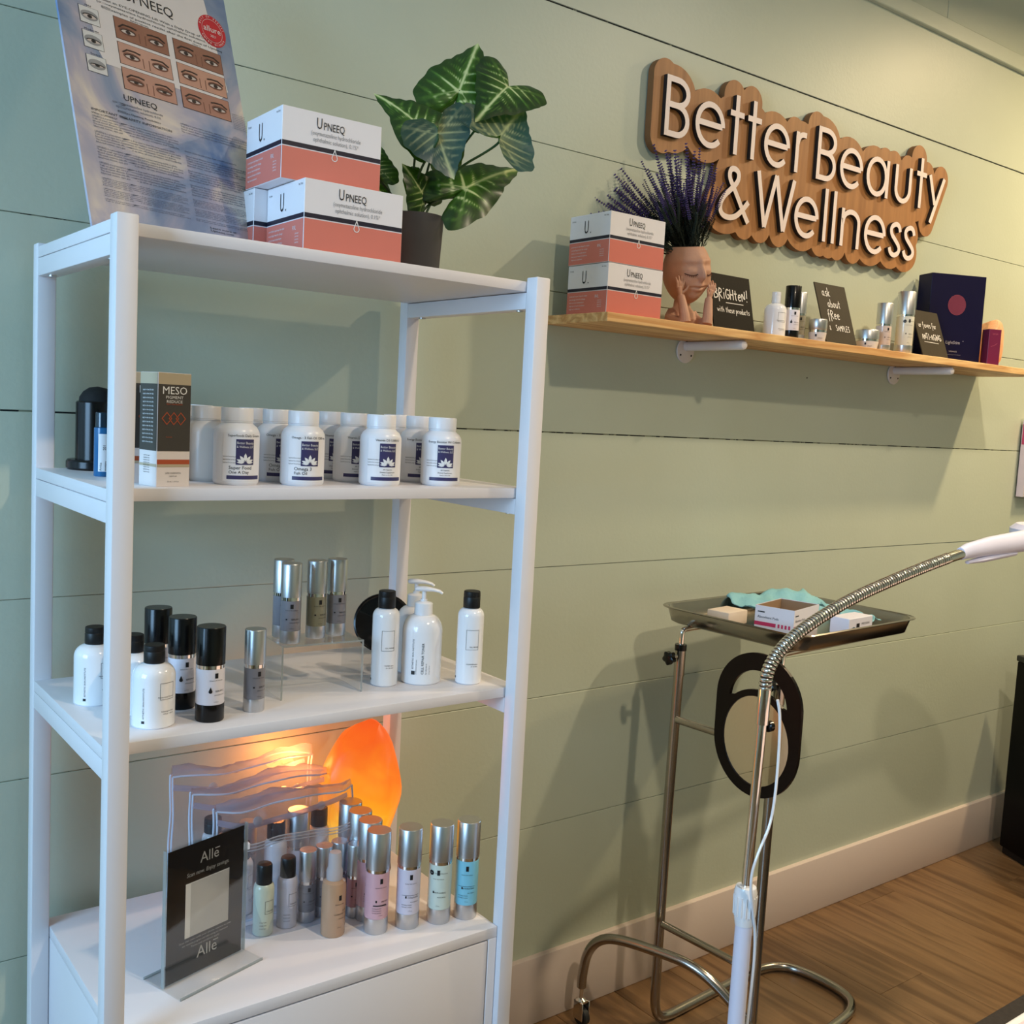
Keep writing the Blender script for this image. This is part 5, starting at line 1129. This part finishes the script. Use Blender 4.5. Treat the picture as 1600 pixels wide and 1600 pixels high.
F = [(k*n_+i, k*n_+(i+1) % n_, (k+1)*n_+(i+1) % n_, (k+1)*n_+i) for k in range(len(rings)-1) for i in range(n_)]
F += [tuple(range(n_)), tuple((len(rings)-1)*n_+i for i in range(n_))[::-1]]
b.add(V, F, 0, True); b.link('pan', tr_, STEEL, 50)
tz = .9100
gb = thing('tissue_box', 'open white and magenta cardboard box on the steel tray', 'box', (1.772, -.352, tz), 14)
CARDW = mat('white_medical_card', srgb(226, 224, 234), .5, var=.01); KR = mat('kraft_inside', srgb(150, 122, 92), .7)
b = B(); w, d, h = .128, .088, .054
b.box(0, w, 0, .0012, 0, h); b.box(0, w, d-.0012, d, 0, h); b.box(0, .0012, .0013, d-.0013, 0, h); b.box(w-.0012, w, .0013, d-.0013, 0, h); b.box(0, w, 0, d, -.0006, 0); b.link('carton', gb, CARDW)
b = B(); b.box(.002, w-.002, .0016, .0020, .002, h-.001); b.box(.002, w-.002, d-.0020, d-.0016, .002, h-.001); b.box(.0016, .0020, .002, d-.002, .002, h-.001); b.box(w-.0020, w-.0016, .002, d-.002, .002, h-.001); b.link('kraft_lining', gb, KR)
L_, F_ = fr((0, d, 0), (0, -1, 0)), fr((0, 0, 0)); b = B()
for T, ww in ((L_, d), (F_, w)): b.quad(T, 0, ww*.55, .012, .020, .0004); [b.quad(T, ww*(.6+.09*k), ww*(.65+.09*k), .012, .020, .0004) for k in range(4)]
b.link('magenta_stripe', gb, mat('magenta_print', srgb(196, 50, 96), .5))
b = B()
for T, ww in ((L_, d), (F_, w)): b.quad(T, .006, .022, .040, .0425, .0004); b.text('Absorbent Pads', .0075, T, .006, .028, 'L', .0004); b.text('100 count', .005, T, .006, .004, 'L', .0004)
b.link('lettering', gb, INK)
b = B(); b.bbox(0, .075, 0, .055, 0, .030, .002, 2); tag(b.link('gauze_packet', None, mat('cream_gauze', srgb(222, 206, 188), .7, bump=.3, bscale=60), loc=(1.716, -.225, tz)), 'cream gauze packet on the tray left of the magenta box', 'packet').rotation_euler = (0, 0, math.radians(8))
def pad(label, loc, rz, w, d, hgt, seed):
    b = B(); nx, ny = 30, 20; V = []
    for j in range(ny+1):
        for i in range(nx+1):
            u, v = i/nx, j/ny; z = hgt*(.42+.24*math.sin(u*5+seed)*math.sin(v*4+seed*2)+.09*math.sin(u*13+v*5+seed)+.05*math.sin(u*27-v*13)+.03*math.sin(u*45+v*31))+hgt*.55*v
            V.append(((u-.5)*w+.004*math.sin(v*15), (v-.5)*d+.005*math.sin(u*12+seed), max(.0012, z)))
    F = [(j*(nx+1)+i, j*(nx+1)+i+1, (j+1)*(nx+1)+i+1, (j+1)*(nx+1)+i) for j in range(ny) for i in range(nx)]
    b.add(V, F, 0, True); o = b.link('absorbent_pad', None, mat('aqua_pad', srgb(134, 190, 200), .7, bump=.4, bscale=160, var=.08, vscale=60), 180, loc)
    md = o.modifiers.new('solid', 'SOLIDIFY'); md.thickness = .0014; o.rotation_euler = (0, 0, math.radians(rz)); tag(o, label, 'pad', 'blue absorbent pads on the tray')
pad('crumpled light blue pad standing behind the magenta striped box', (1.975, -.165, tz+.001), -8, .24, .12, .040, 1)
pad('crumpled light blue pad at the right end of the tray', (2.018, -.310, tz+.001), -4, .08, .12, .032, 4)
tb = thing('instrument_box', 'small white carton with teal wave on the tray right side', 'box', (1.895, -.400, tz), 4)
B().bbox(0, .095, 0, .045, 0, .036, .001).link('carton', tb, CARDW)
T = fr((0, 0, 0)); b = B(); b.poly(T, [(.0, .002), (.0, .012), (.02, .018), (.035, .012), (.07, .008), (.092, .009), (.092, .002)], .0003); b.link('teal_wave', tb, mat('teal_print', srgb(42, 92, 110), .5))
b = B(); b.quad(T, .030, .042, .006, .024, .0006); b.text('PRECISION', .0065, T, .050, .020, 'L', .0006); b.link('lettering', tb, INK)

# ---- hand mirror hanging from the knob
hm = thing('hand_mirror', 'black framed hand mirror hanging on the instrument stand', 'mirror', (1.598, -.415, .905), 0)
Tm = lambda a, b_, c=0: Vector((-c, -a, b_))      # a to the right as seen from the left side, b up
zc, Ro = -.175, .103
outer = arc(0, zc, .103, .108, 180, 360, 28)+arc(0, -.098, .103, .098, 0, 180, 28)
circ = arc(0, zc+.002, .080, .088, 0, 360, 44)[:-1]
def ring_with_holes():
    bm = bmesh.new()
    def loop(P): vs = [bm.verts.new((x, y, 0)) for x, y in P]; return [bm.edges.new((vs[i], vs[(i+1) % len(vs)])) for i in range(len(vs))]
    ed = loop(outer)
    hole = arc(0, -.100, .070, .066, 8, 172, 24)+[(-.070, -.096)]+arc(0, zc+.002, .094, .101, 128, 52, 14)+[(.070, -.096)]
    ed += loop([p for i, p in enumerate(hole) if i == 0 or (abs(p[0]-hole[i-1][0])+abs(p[1]-hole[i-1][1])) > 1e-4]); ed += loop(circ)
    bmesh.ops.triangle_fill(bm, use_beauty=True, edges=ed, use_dissolve=False)
    bmesh.ops.recalc_face_normals(bm, faces=bm.faces)
    r = bmesh.ops.extrude_face_region(bm, geom=list(bm.faces)); 
    for v in [g for g in r['geom'] if isinstance(g, bmesh.types.BMVert)]: v.co.z += .007
    bmesh.ops.recalc_face_normals(bm, faces=bm.faces)
    bm.verts.index_update(); b = B(); b.add([Tm(v.co.x, v.co.y, v.co.z-.0035) for v in bm.verts], [[v.index for v in f.verts] for f in bm.faces]); bm.free(); return b
ring_with_holes().link('frame', hm, mat('dark_mirror_frame', srgb(12, 6, 5), .3, var=.1, spec=.25))
b = B(); b.add([Tm(x, y, .0015) for x, y in circ], [tuple(range(len(circ)))]); b.add([Tm(x, y, -.002) for x, y in circ], [tuple(range(len(circ)))]); b.link('glass', hm, mat('mirror_glass', (.86, .80, .74), .01, 1, var=.002))

# ================================================================== MAGNIFIER LAMP
ml = thing('magnifier_lamp', 'floor standing magnifier lamp with white pole and chrome gooseneck', 'lamp', (1.308, -.648, 0), 0)
def lp(x, y, z): return Vector((x-1.308, y+.648, z))
B().tube([lp(1.308, -.648, .05), lp(1.326, -.635, .535)], .0140, 20).link('lower_pole', ml, mat('lilac_white_enamel', srgb(222, 222, 238), .25, var=.01))
B().tube([lp(1.3262, -.635, .528), lp(1.3265, -.634, .545), lp(1.3272, -.633, .584), lp(1.3274, -.633, .592)], [.0150, .0172, .0188, .0165], 28).link('collar', ml, GLOSSW)
b = B()
for k in range(16):
    a = 2*PI*k/16; b.tube([lp(1.3264+.0176*math.cos(a), -.634+.0176*math.sin(a), .545), lp(1.3270+.0186*math.cos(a), -.6335+.0186*math.sin(a), .578)], .0014, 5)
b.link('grip_ribs', ml, GLOSSW)
B().tube([lp(1.327, -.633, .58), lp(1.3395, -.630, .868)], .0082, 18).link('upper_pole', ml, CHROME)
B().tube([lp(1.3392, -.630, .862), lp(1.3400, -.630, .922)], .0104, 18).link('joint', ml, CHROME)
kn = B().lathe([(.006, 0), (.009, .002), (.009, .010), (0, .012)], 18, T=lambda a, b_, c: tuple(lp(1.3395+.010+c, -.632+a, .856+b_))).link('clamp_knob', ml, BLACK)
gp = smooth([lp(1.340, -.63, .918), lp(1.3405, -.63, .945), lp(1.357, -.63, .970), lp(1.390, -.63, .994), lp(1.4432, -.63, 1.0180), lp(1.5543, -.63, 1.0539), lp(1.6858, -.63, 1.0812), lp(1.78, -.63, 1.099), lp(1.8512, -.63, 1.1110)], 3)
# resample and rib
cum = [0]
for a, c in zip(gp, gp[1:]): cum.append(cum[-1]+(c-a).length)
N = 900; P_ = []; R_ = []; j = 0
for i in range(N):
    s = cum[-1]*i/(N-1)
    while j < len(cum)-2 and cum[j+1] < s: j += 1
    t = (s-cum[j])/max(1e-9, cum[j+1]-cum[j]); P_.append(gp[j].lerp(gp[j+1], t)); R_.append(.0088+.0022*abs(math.sin(PI*s/.0068))**.6)
b = B(); b.tube(P_, R_, 14)
for i in range(N-1):
    if R_[i] < .0099 or R_[i+1] < .0099:
        for k in range(14): b.m[i*14+k] = 1
b.link('gooseneck', ml, [CHROME, mat('groove_shade', (.10, .08, .06), .35, .8)], 25)  # dark groove colour paints the shade between the chrome ribs
B().tube([lp(1.846, -.63, 1.110), lp(1.906, -.63, 1.1190)], .0100, 18).link('ferrule', ml, CHROME)
WS_ = mat('warm_white_shell', srgb(226, 226, 246), .3, var=.01)
B().tube([lp(1.898, -.63, 1.1180), lp(1.92, -.63, 1.1225), lp(2.00, -.63, 1.1290), lp(2.14, -.632, 1.1360), lp(2.20, -.632, 1.138)], [.0125, .0150, .0190, .0225, .022], 22, flat=(1, .8)).link('handle_shell', ml, WS_)
B().tube([lp(1.925, -.63, 1.100), lp(1.98, -.63, 1.104), lp(2.10, -.63, 1.112)], [.004, .008, .008], 12, flat=(.8, 1.2)).link('hinge_arm', ml, WS_)
hd = B(); hd.lathe([(.070, -.016), (.100, -.018), (.112, -.008), (.112, .010), (.100, .020), (.070, .016), (.070, -.016)], 48, T=lambda a, b_, c: tuple(lp(2.318+a, -.632+b_, 1.140+c))); hd.link('lamp_head', ml, WS_)
B().lathe([(0, -.004), (.045, -.003), (.070, 0), (.045, .003), (0, .004)], 40, T=lambda a, b_, c: tuple(lp(2.318+a, -.632+b_, 1.140+c))).link('lens', ml, M_CLEAR)
cp_ = smooth([lp(1.351, -.648, .905), lp(1.358, -.650, .880), lp(1.356, -.655, .82), lp(1.346, -.662, .745), lp(1.338, -.662, .70), lp(1.318, -.660, .665), lp(1.306, -.656, .62), lp(1.318, -.655, .57), lp(1.343, -.65, .50), lp(1.338, -.648, .36), lp(1.330, -.645, .1)], 3)
B().tube(cp_, .0024, 8).link('cord', ml, GLOSSW)
b = B()
for k in range(5):
    a = 2*PI*k/5+.3; b.tube([lp(1.308, -.648, .055), lp(1.308+.12*math.cos(a), -.648+.12*math.sin(a), .052), lp(1.308+.24*math.cos(a), -.648+.24*math.sin(a), .040)], [.013, .011, .010], 10)
b.link('star_base', ml, GLOSSW)
for k in range(5):
    a = 2*PI*k/5+.3; x, y = 1.308+.235*math.cos(a), -.648+.235*math.sin(a); B().lathe([(0, -.007), (.019, -.007), (.021, 0), (.019, .007), (0, .007)], 18, T=lambda p, q, c: tuple(lp(x+p, y+c, .0215+q))).link('caster', ml, BLACK)

# ================================================================== RIGHT EDGE
fg = thing('mini_fridge', 'black mini fridge standing on the floor at the right edge', 'refrigerator', (3.309, -.072, 0), -115)
FK = mat('black_appliance', srgb(3, 3, 4), .5, var=.1, spec=.15); FK2 = mat('dark_grey_lid', srgb(40, 42, 40), .5)
B().bbox(0, .46, .002, .44, .022, .635, .004, 2).link('cabinet', fg, FK); B().bbox(-.003, .463, -.001, .443, .6355, .655, .004, 2).link('top_cover', fg, FK2); B().bbox(.008, .45, .008, .43, .0, .022, .002).link('plinth', fg, BLACKR)
bc = thing('brochure_holder', 'clear holder of pink and white brochures mounted on the wall', 'rack', (3.322, 0, 1.158), 0)
B().bbox(0, .23, -.004, -.001, 0, .252, .001).link('back_plate', bc, M_CLEAR); B().bbox(0, .23, -.034, -.032, 0, .20, .001).link('front_plate', bc, M_CLEAR); B().bbox(0, .23, -.034, -.001, -.003, 0, .001).link('bottom_plate', bc, M_CLEAR)
o = B().bbox(.004, .226, -.030, -.006, .002, .245, .001).link('brochure_stack', bc, mat('brochure_paper', srgb(226, 208, 210), .4))
T = fr((0, -.0302, 0)); b = B(); b.quad(T, .008, .22, .180, .232, .0003); b.text('hydrate', .02, T, .02, .12, 'L', .0003); b.link('pink_print', o, mat('pink_print', srgb(198, 70, 110), .4))
b = B(); T2 = fr((0, -.006, 0), (0, -1, 0)); b.quad(fr((.004, -.006, 0), (0, -1, 0)), .003, .021, .17, .235, .0004); b.link('pink_edge', o, mat('pink_print', srgb(198, 70, 110), .4))
bed = thing('treatment_bed', 'treatment bed with pale pink sheet, bottom right corner', 'bed', (1.25, -1.78, 0), 0)
SH = mat('pale_pink_sheet', srgb(240, 214, 208), .7, bump=.15, bscale=40, var=.02)
Tb = lambda x, y, z: (x, y, z)
B().bbox(0, 1.85, 0, .700, .50, .600, .018, 4).link('mattress', bed, SH)
B().tube([(.02, .695, .594), (.9, .695, .594), (1.83, .695, .594)], .006, 10).link('piping', bed, mat('white_sheet_edge', srgb(246, 240, 232), .6))
for x in (.12, 1.73):
    for y in (.08, .62): B().tube([(x, y, 0), (x, y, .50)], .018, 14).link('leg', bed, STEEL)
mt = B(); mt.bbox(0, 1.7, 0, .72, 0, .010, .004, 2); mo = mt.link('mat', None, mat('charcoal_mat', srgb(58, 52, 48), .8, bump=1.0, bscale=80, var=.3, vscale=60), loc=(1.75, -1.285, 0.0)); mo.name = 'floor_mat'; tag(mo, 'dark grey textured floor mat beside the treatment bed', 'mat')
